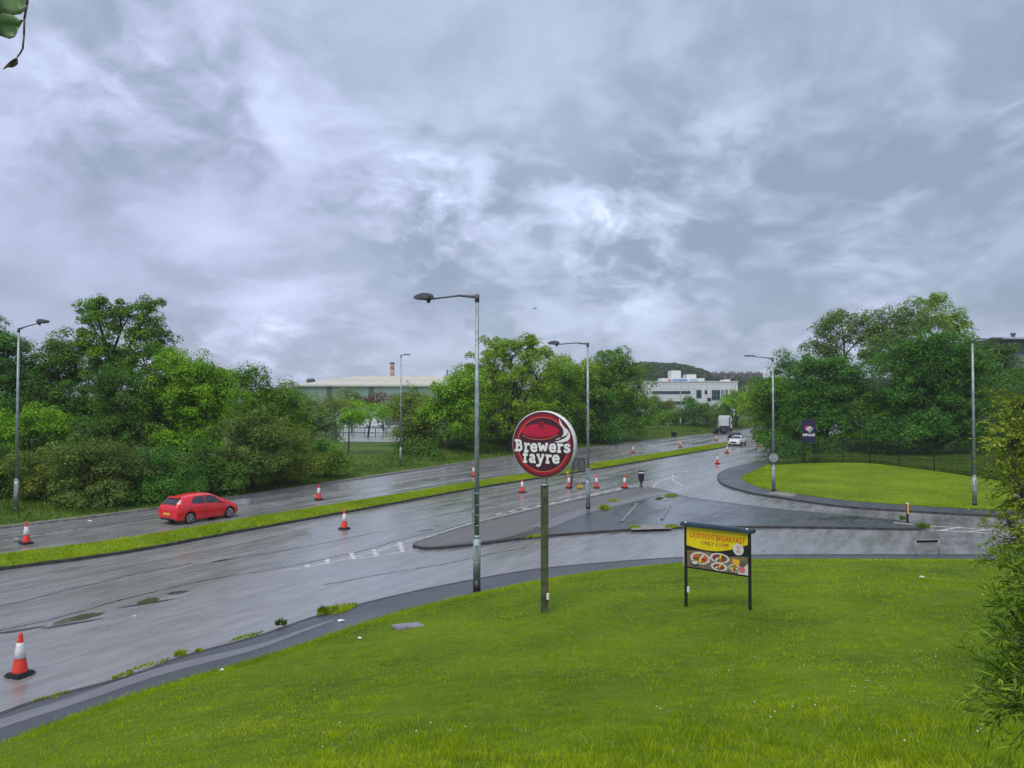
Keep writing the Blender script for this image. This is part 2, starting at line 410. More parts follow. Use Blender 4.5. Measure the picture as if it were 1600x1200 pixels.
# ------------------------------------------------------------------ layout curves
FK = curve([(0, 823), (200, 799), (400, 771), (600, 741), (800, 712), (935, 697), (1110, 677)], .12, -RD * 70, RD * 260)
NK = curve([(0, 1113), (67, 1090), (200, 1055), (283, 1025), (400, 993), (500, 960), (620, 929), (744, 904), (860, 886), (1032, 872), (1182, 866.5), (1340, 866), (1534, 866)], .12, (-17, -25), (60, -2))
BE = curve([(0, 1161), (130, 1112), (250, 1072), (430, 1020), (520, 989), (620, 957), (744, 927), (860, 904), (960, 890), (1066, 880), (1182, 874.5), (1340, 874.3), (1534, 874.5)], .12, (-19, -28), (60, -2))
M1 = curve([(0, 867), (200, 841), (400, 808), (600, 776), (760, 750), (950, 720.5), (1135, 691)], .12, -RD * 60)
M2 = curve([(0, 887), (200, 860), (400, 824), (600, 788), (760, 759), (950, 729), (1135, 697.5)], .12, -RD * 60)
ILo = curve([(645, 852), (672, 855), (740, 849), (852, 836), (976, 827), (1051, 823), (1182, 822), (1300, 823), (1400, 825), (1440, 825)], .12, n=8)
IUp = curve([(645, 852), (656, 844), (744, 817), (860, 790), (980, 763.5), (999, 761), (1020, 762), (1047, 768), (1081, 777), (1201, 793), (1277, 800), (1392, 811), (1432, 817), (1449, 822)], .12, n=8)
RK = curve([(1225, 708), (1197, 718), (1145, 730), (1124, 739), (1121, 747), (1130, 756), (1164, 767), (1201, 774), (1315, 790), (1430, 798), (1499, 802), (1600, 807)], .12, RD * 150, (60, -2))
LE = curve([(1160, 743), (1159, 747), (1165, 752), (1182, 760), (1208, 766), (1315, 781), (1430, 790), (1499, 794), (1600, 799)], .12, None, (60, -2))
# ------------------------------------------------------------------ the setting
nb = 160
th = np.linspace(0, 2 * np.pi, nb, endpoint=False)
rr = np.array([0.1, 40, 120, 300, 700, 1500, 3200, 5200])
V = [(r * math.cos(a), r * math.sin(a) + 60, -.07 if r < 800 else -.07 + (r - 800) * .012 * (1 + .5 * math.sin(a * 5) + .3 * math.sin(a * 11))) for r in rr for a in th]
F = [(i * nb + j, i * nb + (j + 1) % nb, (i + 1) * nb + (j + 1) % nb, (i + 1) * nb + j) for i in range(len(rr) - 1) for j in range(nb)]
link('ground', npmesh('ground', V, F, M['ground'], True))['kind'] = 'structure'
far_end = FK[-1]
road_poly = list(FK) + [far_end - RN * 30, (150, 120), (150, 28)] + list(NK[::-1]) 
road = sheet('road', road_poly, 0.0, M['road'])
# footway, kerbs
footway = slab('footway', list(NK) + list(BE[::-1]), -.03, .116, M['path'])
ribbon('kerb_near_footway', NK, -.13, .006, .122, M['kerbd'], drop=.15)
cut = curve([(0, 1074), (130, 1040), (250, 1006), (400, 968), (470, 952)], .12, (-17, -25))
s_lo = curve([(0, 1068), (130, 1033), (250, 1001), (400, 964), (470, 950)], .12)
s_lo = curve([(0, 1142), (130, 1098)], .12)
lightA = curve([(-60, 1140), (0, 1124), (130, 1083), (250, 1043), (400, 995 + 12), (470, 984), (520, 968)], .12)
lightB = curve([(-60, 1160), (0, 1138), (130, 1096), (250, 1055), (400, 995 + 20), (470, 989), (520, 970)], .12)
sheet('footway_pale_strip', list(lightA) + list(lightB[::-1]), .121, M['strip'])
# median
slab('median_strip', list(M1) + list(M2[::-1]), -.03, .116, M['kerbd'])
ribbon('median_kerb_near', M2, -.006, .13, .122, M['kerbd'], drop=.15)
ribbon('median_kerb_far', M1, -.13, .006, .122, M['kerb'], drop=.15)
# median turf: humped strip
N = len(M1); ks = np.linspace(0, 1, 7)
m2 = np.array([M2[min(len(M2) - 1, i)] for i in range(N)])
V = []; 
for i in range(N):
    for k in ks:
        p = M1[i] * (1 - k) + m2[i] * k
        q = .04 + .92 * k; p = M1[i] * (1 - q) + m2[i] * q
        V.append((p[0], p[1], .126 + .16 * math.sin(math.pi * k) ** .7 + .02 * math.sin(i * 1.7)))
F = [(i * 7 + j, (i + 1) * 7 + j, (i + 1) * 7 + j + 1, i * 7 + j + 1) for i in range(N - 1) for j in range(6)]
link('median_grass', npmesh('median_grass', V, F, M['lawn'], True))['kind'] = 'structure'
# island
slab('traffic_island', list(IUp) + list(ILo[::-1])[1:-1], -.03, .112, M['road2'])
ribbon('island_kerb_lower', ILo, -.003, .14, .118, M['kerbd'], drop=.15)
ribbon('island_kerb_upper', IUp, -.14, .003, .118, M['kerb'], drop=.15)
iw = curve([(656, 850), (674, 853), (740, 846.5), (790, 840), (840, 823), (900, 800), (960, 786), (1010, 774), (1042, 769.5)], .12, n=8)
iw2 = curve([(1036, 766.5), (1019, 763.3), (1000, 762.5), (982, 765.5), (862, 791.5), (746, 818.5), (664, 843.5), (654, 847)], .12, n=8)
sheet('island_brown_tarmac', list(iw) + list(iw2), .116, M['isle'])
st = curve([(845, 824), (905, 801.5), (962, 787.5), (1010, 775.5), (1046, 769)], .12, n=8)
ribbon('island_pale_band', st, -.5, .55, .1205, M['strip'], jitter=.05)
for (a, b) in (((972, 815), (996, 787)), ((1034, 812), (1047, 789))):
    A = np.array(G(*a, .12)); B = np.array(G(*b, .12))
    ribbon('island_edging', np.array([A, (A + B) / 2, B]), -.06, .06, .15, M['slab'], drop=.05)
sheet('island_slab', [G(985, 828, .12), G(1050, 826, .12), G(1045, 818.5, .12), G(992, 820.5, .12)], .1215, M['slab'])
sheet('island_slab_end', [G(1397, 818, .12), G(1428, 821, .12), G(1426, 817.6, .12), G(1396, 815.4, .12)], .1215, M['slab'])
# right footway + lawn
slab('footway_opposite', list(RK) + list(LE[::-1]) + [LE[0] + RD * 30, LE[0] + RD * 170], -.03, .116, M['path'])
ribbon('kerb_opposite', RK, -.006, .13, .122, M['kerbd'], drop=.15)
sheet('footway_opposite_slabs', [G(1193, 771, .12), G(1238, 776, .12), G(1248, 770, .12), G(1210, 768, .12)], .121, M['slab'])
def h_lawn(x, y):
    d = pdist(x, y, LE); return .12 + .55 * sst(d / 25) + .9 * sst((d - 22) / 40)
kk = np.array([0, .15, .5, 1, 2, 4, 7, 11, 16, 22, 30, 40, 55, 80, 120])
LEd = smooth(LE[::2], 4)
X = (LEd[:, None, 0] + RD[0] * kk[None]).ravel(); Y = (LEd[:, None, 1] + RD[1] * kk[None]).ravel()
Z = h_lawn(X, Y) + .01
n2 = len(kk); F = [(i * n2 + j, (i + 1) * n2 + j, (i + 1) * n2 + j + 1, i * n2 + j + 1) for i in range(len(LEd) - 1) for j in range(n2 - 1)]
me = npmesh('lawn', np.stack([X, Y, Z], 1), F, M['lawn'], True); link('lawn', me)['kind'] = 'structure'
# far verge
def h_verge(x, y):
    d = pdist(x, y, FK); t = .10 + (.22 + .95 * sst((np.asarray(y, float) - 55) / 50)) * sst(d / 11); return np.where(d > 15, t - (t + .1) * sst((d - 15) / 16), t)
kk = np.array([0, .3, 1, 2, 3.5, 5, 7, 9, 11, 13, 15, 18, 21, 25, 29, 34])
FKd = np.vstack([FK[0] + (FK[1] - FK[0]) * t for t in np.linspace(0, 1, 25)[:-1]] + [FK[1:-1]] + [FK[-2] + (FK[-1] - FK[-2]) * t for t in np.linspace(0, 1, 40)])
FKd = FKd.reshape(-1, 2)
X = (FKd[:, None, 0] + RN[0] * kk[None]).ravel(); Y = (FKd[:, None, 1] + RN[1] * kk[None]).ravel()
Z = h_verge(X, Y) + rng.normal(0, .03, len(X)) * (np.tile(kk, len(FKd)) > 1)
n2 = len(kk); F = [(i * n2 + j, (i + 1) * n2 + j, (i + 1) * n2 + j + 1, i * n2 + j + 1) for i in range(len(FKd) - 1) for j in range(n2 - 1)]
link('verge', npmesh('verge', np.stack([X, Y, Z], 1), F, M['verge'], True))['kind'] = 'structure'
ribbon('kerb_far', FK, -.02, .35, .122, M['slab'], drop=.15)
# near bank
def h_bank(x, y):
    x = np.asarray(x, float); y = np.asarray(y, float)
    d = pdist(x, y, BE); c = np.hypot(x, y) + .01
    h = .12 + 4.65 * (d / (d + c)) ** 1.0
    return h + .05 * np.sin(x * .7 + 1) * np.sin(y * .6) * sst(d / 3) + .10 * np.sin(x * .23 + y * .31) * sst(d / 5)
BEd = []
for a, b in zip(BE[:-1], BE[1:]):
    L = np.linalg.norm(b - a); n = max(1, int(L / .5))
    for t in range(n): BEd.append(a + (b - a) * t / n)
BEd = np.array(BEd + [BE[-1]]); C0 = np.array([6., -12.])
kq = np.concatenate([[0, .004, .012, .025], np.linspace(.045, .97, 48)])
X = (BEd[:, None, 0] * (1 - kq) + C0[0] * kq).ravel(); Y = (BEd[:, None, 1] * (1 - kq) + C0[1] * kq).ravel()
Z = h_bank(X, Y)
n2 = len(kq); F = [(i * n2 + j, (i + 1) * n2 + j, (i + 1) * n2 + j + 1, i * n2 + j + 1) for i in range(len(BEd) - 1) for j in range(n2 - 1)]
link('grass_bank', npmesh('grass_bank', np.stack([X, Y, Z], 1), [f_[::-1] for f_ in F], M['turf'], True))['kind'] = 'structure'
# ------------------------------------------------------------------ road markings and wear (children of the road)
def pl(px, z=0.0, n=6): return curve(px, z, n=n)
ribbon('edge_line', pl([(655, 843.5), (744, 815.5), (860, 787.5), (980, 761.5), (1010, 757)]), -.05, .06, .005, M['white_line2'], road)
ribbon('hatch_line', pl([(440, 893), (520, 878), (580, 864), (650, 842)]), -.06, .06, .005, M['white_line'], road)
ribbon('hatch_line', pl([(545, 874.5), (600, 867), (655, 858)]), -.06, .06, .005, M['white_line'], road)
for a, b in (((548, 863), (553, 874)), ((583, 859), (589, 869)), ((624, 847), (629, 862)), ((512, 873), (510, 881)), ((481, 882), (479, 887))):
    A = np.array(G(*a)); B = np.array(G(*b)); ribbon('hatch_bar', np.array([A, (A + B) / 2, B]), -.09, .09, .0052, M['white_line2'], road)
for i in range(11):
    u = 775 + i * 21; v = 804 - (u - 775) * (804 - 762) / 205
    A = np.array(G(u, v)); B = np.array(G(u + 9, v - 2.0)); ribbon('hatch_bar', np.array([A, (A + B) / 2, B]), -.10, .10, .0055, M['white_line2'], road)
ribbon('turn_line', pl([(1021, 762), (1024, 757), (1035, 751), (1060, 744)]), -.06, .07, .005, M['white_line2'], road)
ribbon('turn_line', pl([(1052, 742), (1051, 749), (1059, 755), (1067, 759)]), -.08, .08, .005, M['white_line2'], road)
for (a, b) in (((1062, 738), (1085, 735)), ((1092, 733), (1106, 730.5)), ((1120, 728), (1135, 725)), ((1150, 722), (1165, 719)), ((1170, 713), (1184, 711))):
    A = np.array(G(*a)); B = np.array(G(*b)); ribbon('lane_dash', np.array([A, (A + B) / 2, B]), -.10, .10, .005, M['white_line2'], road)
for (a, b) in (((1020, 716), (1075, 708)), ((1110, 702), (1150, 697)), ((640, 770), (690, 762)), ((520, 789), (470, 797))): pass
# right hatched give-way
for px in ([(1450, 822), (1500, 824.5), (1560, 829), (1640, 834)], [(1446, 828), (1480, 829.5), (1540, 833), (1640, 840)]):
    ribbon('hatch_line', pl(px), -.09, .09, .005, M['white_line2'], road)
for a, b in (((1470, 828.8), (1500, 824)), ((1512, 831), (1545, 827.5)), ((1556, 834), (1585, 830.5))):
    A = np.array(G(*a)); B = np.array(G(*b)); ribbon('hatch_bar', np.array([A, (A + B) / 2, B]), -.09, .09, .0055, M['white_line2'], road)
# lane dashes far carriageway and long seams
def along(p0, off, s0, s1, n=14): return np.array([np.array(p0) + RD * s + RN * off for s in np.linspace(s0, s1, n)])
mid_far = [(a + b) / 2 for a, b in zip(smooth(FK[1:-1:4], 4), smooth(M1[1::4], 4))]
for k in range(-3, 16):
    p = np.array(G(0, 845)) + RD * k * 9.0 - RN * 0.0
    ribbon('lane_dash', np.array([p, p + RD * 2, p + RD * 4]), -.06, .06, .005, M['white_line'], road)
seams = [[(0, 948), (110, 921), (210, 898), (300, 880)], [(300, 884), (420, 864), (520, 846), (600, 829)], [(0, 985), (80, 968), (200, 935), (330, 905), (430, 889), (560, 862), (640, 840), (760, 811), (860, 784), (1000, 753), (1100, 731), (1200, 705)],
         [(505, 914), (600, 897), (700, 880), (820, 855)], [(0, 842), (200, 816), (420, 783), (600, 758), (760, 736), (900, 718)], [(90, 862), (190, 846), (330, 822)], [(840, 776), (960, 752), (1060, 730), (1190, 702)],
         [(620, 774), (700, 763), (800, 749)], [(470, 786), (620, 764), (740, 743)], [(0, 860), (60, 852)], [(1080, 781), (1150, 788), (1260, 801), (1390, 813)]]
for s_ in seams:
    c_ = curve(s_, 0, n=14); 
    ribbon('tar_seam', c_ + rng.normal(0, .025, c_.shape), -.035, .035, .0035, M['tar'], road, jitter=.02)
def blob(u, v, ru, rv, n=26, am=.25, z=0.0, tilt=0.0):
    out = []
    ph = rng.random(4) * 6.28
    for i in range(n):
        a = 2 * math.pi * i / n; k = 1 + am * (math.sin(2 * a + ph[0]) * .5 + math.sin(3 * a + ph[1]) * .35 + math.sin(5 * a + ph[2]) * .25 + .3 * math.sin(9 * a + ph[3]))
        x = ru * math.cos(a) * k; y = rv * math.sin(a) * k
        out.append(G(u + x, v + y - x * tilt, z))
    return out
def strip_sheet(name, *a, mat=None, z=.004, **k):
    o = sheet(name, blob(*a, **k), z, mat, road); return o
strip_sheet('puddle', 122, 966, 36, 4.5, mat=M['puddle'], z=.006, tilt=.22)
strip_sheet('puddle', 232, 939, 20, 3.2, mat=M['puddle'], z=.006, tilt=.2)
for a in ((277, 926, 17, 2.2), (345, 876, 14, 1.2), (230, 943, 40, 1.2), (110, 975, 50, 1.4), (30, 985, 45, 1.6), (35, 845, 14, 1.2), (700, 789, 12, .8), (905, 757, 12, .8), (664, 829, 14, .8)):
    strip_sheet('road_patch', *a, mat=M['tar'], z=.0045, tilt=.16)
# ------------------------------------------------------------------ grass blades
def blades(name, XY, hf, hlen, wid, mats, mfrac=0.0, lean=.5, label='', cat='grass'):
    N = len(XY); x, y = XY[:, 0], XY[:, 1]; z = hf(x, y)
    a = rng.random(N) * 2 * np.pi; L = hlen * (.55 + .9 * rng.random(N)); w = wid * (.7 + .6 * rng.random(N))
    dx, dy = np.cos(a), np.sin(a); la = rng.random(N) * 2 * np.pi; ln = lean * (.2 + rng.random(N)) * L
    lx, ly = np.cos(la) * ln, np.sin(la) * ln
    B = np.stack([x, y, z - .01], 1); Pd = np.stack([dx, dy, 0 * dx], 1) * w[:, None] * .5
    Mi = B + np.stack([lx * .35, ly * .35, L * .6], 1); T = B + np.stack([lx, ly, L * .95], 1)
    V = np.stack([B - Pd, B + Pd, Mi + Pd * .8, Mi - Pd * .8, T], 1).reshape(-1, 3)
    o = np.arange(N)[:, None] * 5
    F = np.concatenate([np.stack([o + 0, o + 1, o + 2], -1), np.stack([o + 0, o + 2, o + 3], -1), np.stack([o + 3, o + 2, o + 4], -1)], 1).reshape(-1, 3)
    me = npmesh(name, V, F, mats)
    if mfrac:
        mi = (rng.random(N) < mfrac).astype(np.int32); me.polygons.foreach_set('material_index', np.repeat(mi, 3))
    o = link(name, me); return tag(o, label, cat, kind='stuff')
def bank_points(N):
    # density falls with distance from the viewer's bank top
    r = 4.5 + 38 * rng.random(N * 3) ** 1.9; a = R(90) + (rng.random(N * 3) - .5) * R(96)
    x = r * np.cos(a); y = r * np.sin(a)
    # inside test: bank side of BE
    yb = np.interp(x, BE[:, 0], BE[:, 1])
    k = (y < yb - .02); return np.stack([x[k], y[k]], 1)[:N]
bp_ = bank_points(430000); r_ = np.hypot(bp_[:, 0], bp_[:, 1])
tall = sst((9.8 - (r_ + .35 * np.sin(bp_[:, 0] * 1.3) - .22 * bp_[:, 0])) / 2.2)
clump = (.6 + .8 * (((np.sin(bp_[:, 0] * 7.1 + 3 * np.sin(bp_[:, 1] * 3.3)) * np.sin(bp_[:, 1] * 6.3 + 2 * np.sin(bp_[:, 0] * 2.7))) > .55))) * .75 + .5 * (np.sin(bp_[:, 0] * 2.3 + np.sin(bp_[:, 1] * 1.7)) * np.sin(bp_[:, 1] * 2.9) * .5 + .5)
hl = (.042 + .035 * tall) * clump; wd = .0035 + .00055 * np.clip(r_ - 5, 0, 40)
blades('grass', bp_, h_bank, hl, wd, [M['blade'], M['straw']], .012, .8, 'bright green rough grass covering the near bank', 'grass')
# edge tufts hiding the footway edge
def line_pts(line, N, w0, w1):
    seg = np.linalg.norm(np.diff(line, axis=0), axis=1); cum = np.concatenate([[0], np.cumsum(seg)]); s = rng.random(N) * cum[-1]
    x = np.interp(s, cum, line[:, 0]); y = np.interp(s, cum, line[:, 1]); n = normals2(line)
    nx = np.interp(s, cum, n[:, 0]); ny = np.interp(s, cum, n[:, 1]); w = w0 + (w1 - w0) * rng.random(N)
    return np.stack([x + nx * w, y + ny * w], 1)
BEv = BE[1:-1]
blades('grass_edging', line_pts(BEv, 16000, -.9, .10), lambda x, y: h_bank(x, y), .065, .012, M['blade'], 0, .8, 'ragged green grass fringe overhanging the back edge of the near footway', 'grass')
# median
i1 = np.array([(M1[i], m2[i]) for i in range(N)])
Nn = 70000; seg = np.linalg.norm(np.diff(M1, axis=0), axis=1); cum = np.concatenate([[0], np.cumsum(seg)]); s = cum[1] * .5 + rng.random(Nn) ** 1.3 * (cum[-1] - cum[1] * .5); q = .01 + .98 * rng.random(Nn)
ax = np.interp(s, cum, M1[:, 0]); ay = np.interp(s, cum, M1[:, 1]); bx = np.interp(s, cum, m2[:, 0]); by = np.interp(s, cum, m2[:, 1])
mp_ = np.stack([ax * (1 - q) + bx * q, ay * (1 - q) + by * q], 1); hq = .12 + .15 * np.sin(np.pi * np.clip((q - .04) / .92, 0, 1)) ** .7
blades('median_grass_blades', mp_, lambda x, y: hq, .085, .03, M['blade'], 0, .8, 'uncut bright grass growing on the narrow strip between the carriageways', 'grass')
lp = np.repeat(LEd, 1, 0); s = rng.random(30000); ii = rng.integers(0, len(LEd) - 1, 30000); kx = (rng.random(30000) ** 1.5) * 28
lp = LEd[ii] * (1 - s[:, None]) + LEd[ii + 1] * s[:, None] + RD * kx[:, None]
blades('lawn_blades', lp, h_lawn, .06, .05, M['blade'], 0, .8, 'short bright grass of the lawn on the far side of the side road', 'grass')
vp = line_pts(FKd[6:-12], 70000, .25, 9.0); vd = pdist(vp[:, 0], vp[:, 1], FK)
blades('verge_grass', vp, h_verge, .14 + .25 * sst(vd / 5) * rng.random(len(vp)), .05, M['blade2'], 0, .8, 'rough dark green grass and weeds along the verge beyond the far carriageway', 'grass')
# daisies and seed heads on the bank
dz = []; 
for (u, v, n, sp) in ((1350, 1080, 16, 30), (1220, 1110, 10, 40), (1450, 1030, 14, 18), (1260, 1045, 8, 60), (1530, 1150, 8, 25), (500, 1150, 12, 200), (900, 1130, 14, 300), (1350, 1170, 10, 150), (1480, 900, 7, 60), (1460, 1010, 8, 30)):
    for _ in range(n): dz.append((u + random.gauss(0, sp), v + random.gauss(0, 9)))
mb = MB()
for u, v in dz:
    if v > 1199 or v < 930 or random.random() < .45: continue
    x, y, z = march(u, min(v, 1199), h_bank, 3, 60, 1200)
    r = random.uniform(.005, .009); t = random.uniform(-.4, .4)
    c = Vector((x, y, z + random.uniform(.05, .09))); nrm = Vector((random.uniform(-.4, .4), -.6, 1)).normalized()
    mb.cyl(c, c + nrm * .005, r, r * .8, 7)
tag(mb.build('daisy_flowers', M['white']), 'tiny white daisies scattered through the near grass', 'flowers', kind='stuff')
mb = MB()
for u, v in ((1300, 1120), (1310, 1140), (1450, 1108), (1470, 1155), (1430, 1165), (1395, 1155), (300, 1165), (350, 1145), (230, 1150), (980, 945), (1010, 1010), (880, 960), (620, 1100), (700, 1060), (1130, 1010), (1380, 1010), (520, 1190), (800, 1150), (960, 1180), (1180, 1185)):
    x, y, z = march(u, v, h_bank, 3, 60, 1200); a = random.uniform(0, 6.28); L = random.uniform(.08, .16) * (1 if v > 1080 else .7); px_ = None
    for k in range(6):
        t = k / 5; q_ = Vector((x + math.cos(a) * L * t, y + math.sin(a) * L * t * .6, z + .06 + .07 * math.sin(t * 2.6)))
        if px_ is not None: mb.cyl(px_, q_, .0022, .0018, 5, False)
        px_ = q_
tag(mb.build('dry_grass_stalks', M['straw']), 'pale bent dry stalks lying over the near grass', 'grass stalks', kind='stuff')
# ------------------------------------------------------------------ trees and shrubs
def crown_arrays(lobes, ncl, nleaf, lsize, csize, seed, narrow=1.0, flat=.65, shell=2.4, under=.55):
    r = np.random.default_rng(seed); vol = np.array([(l[3] * l[5]) for l in lobes]); pr = vol / vol.sum()
    C = []; Lb = []
    cnt = np.maximum(6, (pr * ncl).astype(int))
    for li, (l, n) in enumerate(zip(lobes, cnt)):
        d = r.normal(size=(n, 3)); d /= np.linalg.norm(d, axis=1, keepdims=True)
        d[:, 2] = np.where((d[:, 2] < 0) & (r.random(n) > under), -d[:, 2], d[:, 2])
        ph = r.random(6) * 6.28; az = np.arctan2(d[:, 1], d[:, 0])
        bump_ = 1 + .13 * np.sin(az * 3 + ph[0] + d[:, 2] * 4) + .10 * np.sin(az * 5 + ph[1] - d[:, 2] * 7) + .08 * np.sin(d[:, 2] * 9 + ph[2])
        rad = r.random(n) ** (1 / shell) * bump_
        C.append(np.array(l[:3]) + d * rad[:, None] * np.array(l[3:6])); Lb += [li] * n
    C = np.concatenate(C); Lb = np.array(Lb); nc = len(C)
    per = max(4, int(nleaf / nc)); N = nc * per
    cs = csize * (.55 + .9 * r.random(nc))
    od = r.normal(size=(nc, per, 3)); od /= np.linalg.norm(od, axis=2, keepdims=True); od[..., 2] = np.where((od[..., 2] < -.2) & (r.random((nc, per)) < .6), -od[..., 2], od[..., 2])
    off = od * (.62 + .62 * r.random((nc, per, 1)) ** 1.3) * np.array([1.25, 1.25, flat * 1.35]) * cs[:, None, None]
    # droop the outside of each clump a little
    off[:, :, 2] -= .18 * (off[:, :, 0] ** 2 + off[:, :, 1] ** 2) / (cs[:, None] + 1e-6)
    p = (C[:, None] + off).reshape(-1, 3)
    nrm = r.normal(size=(N, 3)) * .5 + np.array([0, 0, .75]) + od.reshape(-1, 3) * 1.0
    nrm /= np.linalg.norm(nrm, axis=1, keepdims=True)
    t = np.cross(nrm, r.normal(size=(N, 3))); t /= np.linalg.norm(t, axis=1, keepdims=True) + 1e-9
    b = np.cross(nrm, t); s = lsize * (.6 + .8 * r.random(N))
    t *= s[:, None] * .62; b *= s[:, None] * .36 * narrow; k = nrm * (s * .10)[:, None]
    V = np.stack([p - t, p - b + k, p + t, p + b + k], 1).reshape(-1, 3)
    F = np.arange(N * 4).reshape(-1, 4)
    return V, F, C, Lb
def make_tree(name, base, lobes, seed, ncl, nleaf, lsize, csize, leaf, label, cat='tree', group=None, trunk_r=.16, narrow=1.0, flat=.65, shell=2.4, twig=1.0, under=.55, multi=1, limb=1.0):
    r = np.random.default_rng(seed + 999)
    root = empty(name, base, 0, label, cat, group); b = np.array(base, float)
    V, F, C, Lb = crown_arrays(lobes, ncl, nleaf, lsize, csize, seed, narrow, flat, shell, under)
    crown = link('crown' if cat == 'tree' else 'foliage', npmesh('crown', V - b, F, LM[leaf]), root)
    # trunk, limbs and twigs
    low = min(l[2] - l[5] * .55 for l in lobes); cen = np.mean([l[:2] for l in lobes], axis=0)
    Vs = []; Fs = []; nv = 0
    def addt(A, B, ra, rb, sides=6, bow=.12):
        nonlocal nv
        A = np.atleast_2d(A).astype(float); B = np.atleast_2d(B).astype(float); L = np.linalg.norm(B - A, axis=1, keepdims=True)
        m = (A + B) / 2 + r.normal(size=A.shape) * L * bow * .5; m[:, 2] += (L[:, 0] * bow * .4)
        n = len(A); v, f = tubes(A, m, B, np.broadcast_to(ra, n).astype(float), np.broadcast_to(rb, n).astype(float), sides); Vs.append(v); Fs.append(f + nv); nv += len(v); return m
    hub = np.array([b[0] * .6 + cen[0] * .4, b[1] * .6 + cen[1] * .4, max(low, b[2] + .4)])
    for m_ in range(multi):
        bb = b + (np.array([r.normal() * .25, r.normal() * .25, 0]) if m_ else 0); addt(bb - np.array([0, 0, .25]), hub, trunk_r, trunk_r * .72, 8, .05)
    for li, l in enumerate(lobes):
        lc = np.array(l[:3]) - np.array([0, 0, l[5] * .25]); addt(hub, lc, trunk_r * .55, trunk_r * .28, 6, .15)
        idx = np.where(Lb == li)[0]
        nl = max(3, min(9, len(idx) // 10)); tips = C[r.choice(idx, nl, replace=len(idx) < nl)]
        mids = lc + (tips - lc) * .62
        addt(np.repeat(lc[None], nl, 0), mids, trunk_r * .26 * limb, trunk_r * .12 * limb, 5, .2)
        # twigs: each cluster joins its nearest limb end
        d = np.linalg.norm(C[idx][:, None] - mids[None], axis=2); nn = mids[np.argmin(d, 1)]
        addt(nn, C[idx], trunk_r * .085 * twig, trunk_r * .035 * twig, 3, .18)
    link('trunk' if cat == 'tree' else 'branches', npmesh('trunk', np.concatenate(Vs) - b, np.concatenate(Fs), M['bark'], True), root)
    return root
TN = 0
def tpx(name, depth, base_px, lobes_px, leaf, label, hf=None, ls=3.0, dens=1.0, cs=9.0, cat='tree', group=None, **k):
    """lobes (centre u, v, radius across, radius up) read off the photograph at this distance"""
    global TN; TN += 1
    s = depth / 1200.0
    lobes = []
    for i, (u, v, ru, rv) in enumerate(lobes_px):
        c = P(u, v, depth + (random.random() - .5) * min(ru * s, 3) * .8); lobes.append((c.x, c.y, c.z, ru * s, ru * s * .9, rv * s))
    bx = (base_px - 800) / 1200 * depth; bz = float(hf(np.array([bx]), np.array([depth]))[0]) if hf else 0.0
    area = sum(math.pi * l[2] * l[3] for l in lobes_px)
    return make_tree(name, (bx, depth, bz), lobes, 100 + TN, max(16, int(area / 92 * dens)), int(area / .62 * dens), ls * .84 * s, cs * 1.12 * s, leaf, label, cat, group, **k)
HV = h_verge; HL = lambda x, y: h_lawn(x, y)
GL = 'trees along the left verge'; GR = 'trees beyond the lawn fence'
# left group, back rows first
tpx('tree', 66, 165, [(190, 505, 62, 38), (140, 540, 48, 34), (240, 535, 36, 42), (195, 570, 75, 45), (235, 480, 22, 18), (150, 482, 30, 20)], 'mid', 'tallest airy tree of the left roadside group, its dark limbs showing against the sky', HV, ls=3.4, dens=.62, cs=8, group=GL, trunk_r=.30, under=.9, twig=1.5)
tpx('tree', 62, 0, [(12, 545, 30, 30), (-30, 560, 60, 60), (20, 600, 45, 50), (-20, 660, 60, 60)], 'deep', 'dark tree cut by the left edge of the photo behind the leftmost street lamp', HV, group=GL, trunk_r=.28)
tpx('tree', 64, 95, [(95, 560, 40, 28), (85, 600, 62, 46), (120, 650, 66, 52), (60, 650, 50, 50)], 'dark', 'dark dense tree just right of the leftmost street lamp, below the tall airy tree', HV, group=GL, trunk_r=.25)
tpx('tree', 60, 205, [(200, 620, 62, 50), (215, 670, 60, 55), (160, 690, 60, 40)], 'dark', 'dark shaded tree between the tall airy tree and the round bright green tree', HV, group=GL, trunk_r=.22)
tpx('tree', 72, 400, [(390, 600, 34, 26), (425, 628, 42, 34), (400, 660, 60, 48), (450, 670, 40, 45)], 'mid', 'mid green tree sloping down to the right of the round bright green tree', HV, group=GL, trunk_r=.2)
tpx('tree', 60, 300, [(300, 590, 58, 38), (275, 610, 50, 46), (335, 620, 50, 44), (300, 655, 82, 50), (290, 695, 62, 34), (265, 562, 22, 18)], 'bright', 'round bright green tree behind the red car', HV, dens=1.1, group=GL, trunk_r=.24)
tpx('tree', 58, 45, [(50, 655, 36, 26), (85, 672, 30, 24), (10, 680, 45, 34), (45, 700, 60, 30)], 'bright', 'bright green bushy tree at the foot of the leftmost street lamp', HV, group=GL, trunk_r=.14, multi=2)
GS = 'shrubs along the left verge'
S_ = dict(cat='shrub', group=GS, trunk_r=.06, multi=3, under=1.0)
tpx('shrub', 48.5, 60, [(60, 728, 55, 28), (95, 752, 56, 34), (50, 762, 30, 24)], 'olive', 'olive shrub behind the kerb right of the leftmost street lamp', HV, **S_)
tpx('shrub', 48, 5, [(0, 740, 40, 45), (-40, 750, 50, 50), (15, 775, 30, 20)], 'dark', 'dark shrub cut by the left edge of the photo near the kerb', HV, **S_)
tpx('shrub', 47, 150, [(140, 712, 60, 30), (185, 730, 60, 32), (120, 750, 50, 30), (160, 768, 74, 24)], 'brown', 'brownish flowering shrub left of the red car', HV, **S_)
tpx('shrub', 48.5, 240, [(235, 730, 50, 32), (275, 752, 50, 26), (225, 765, 60, 22)], 'deep', 'dark green shrub directly behind the red car', HV, **S_)
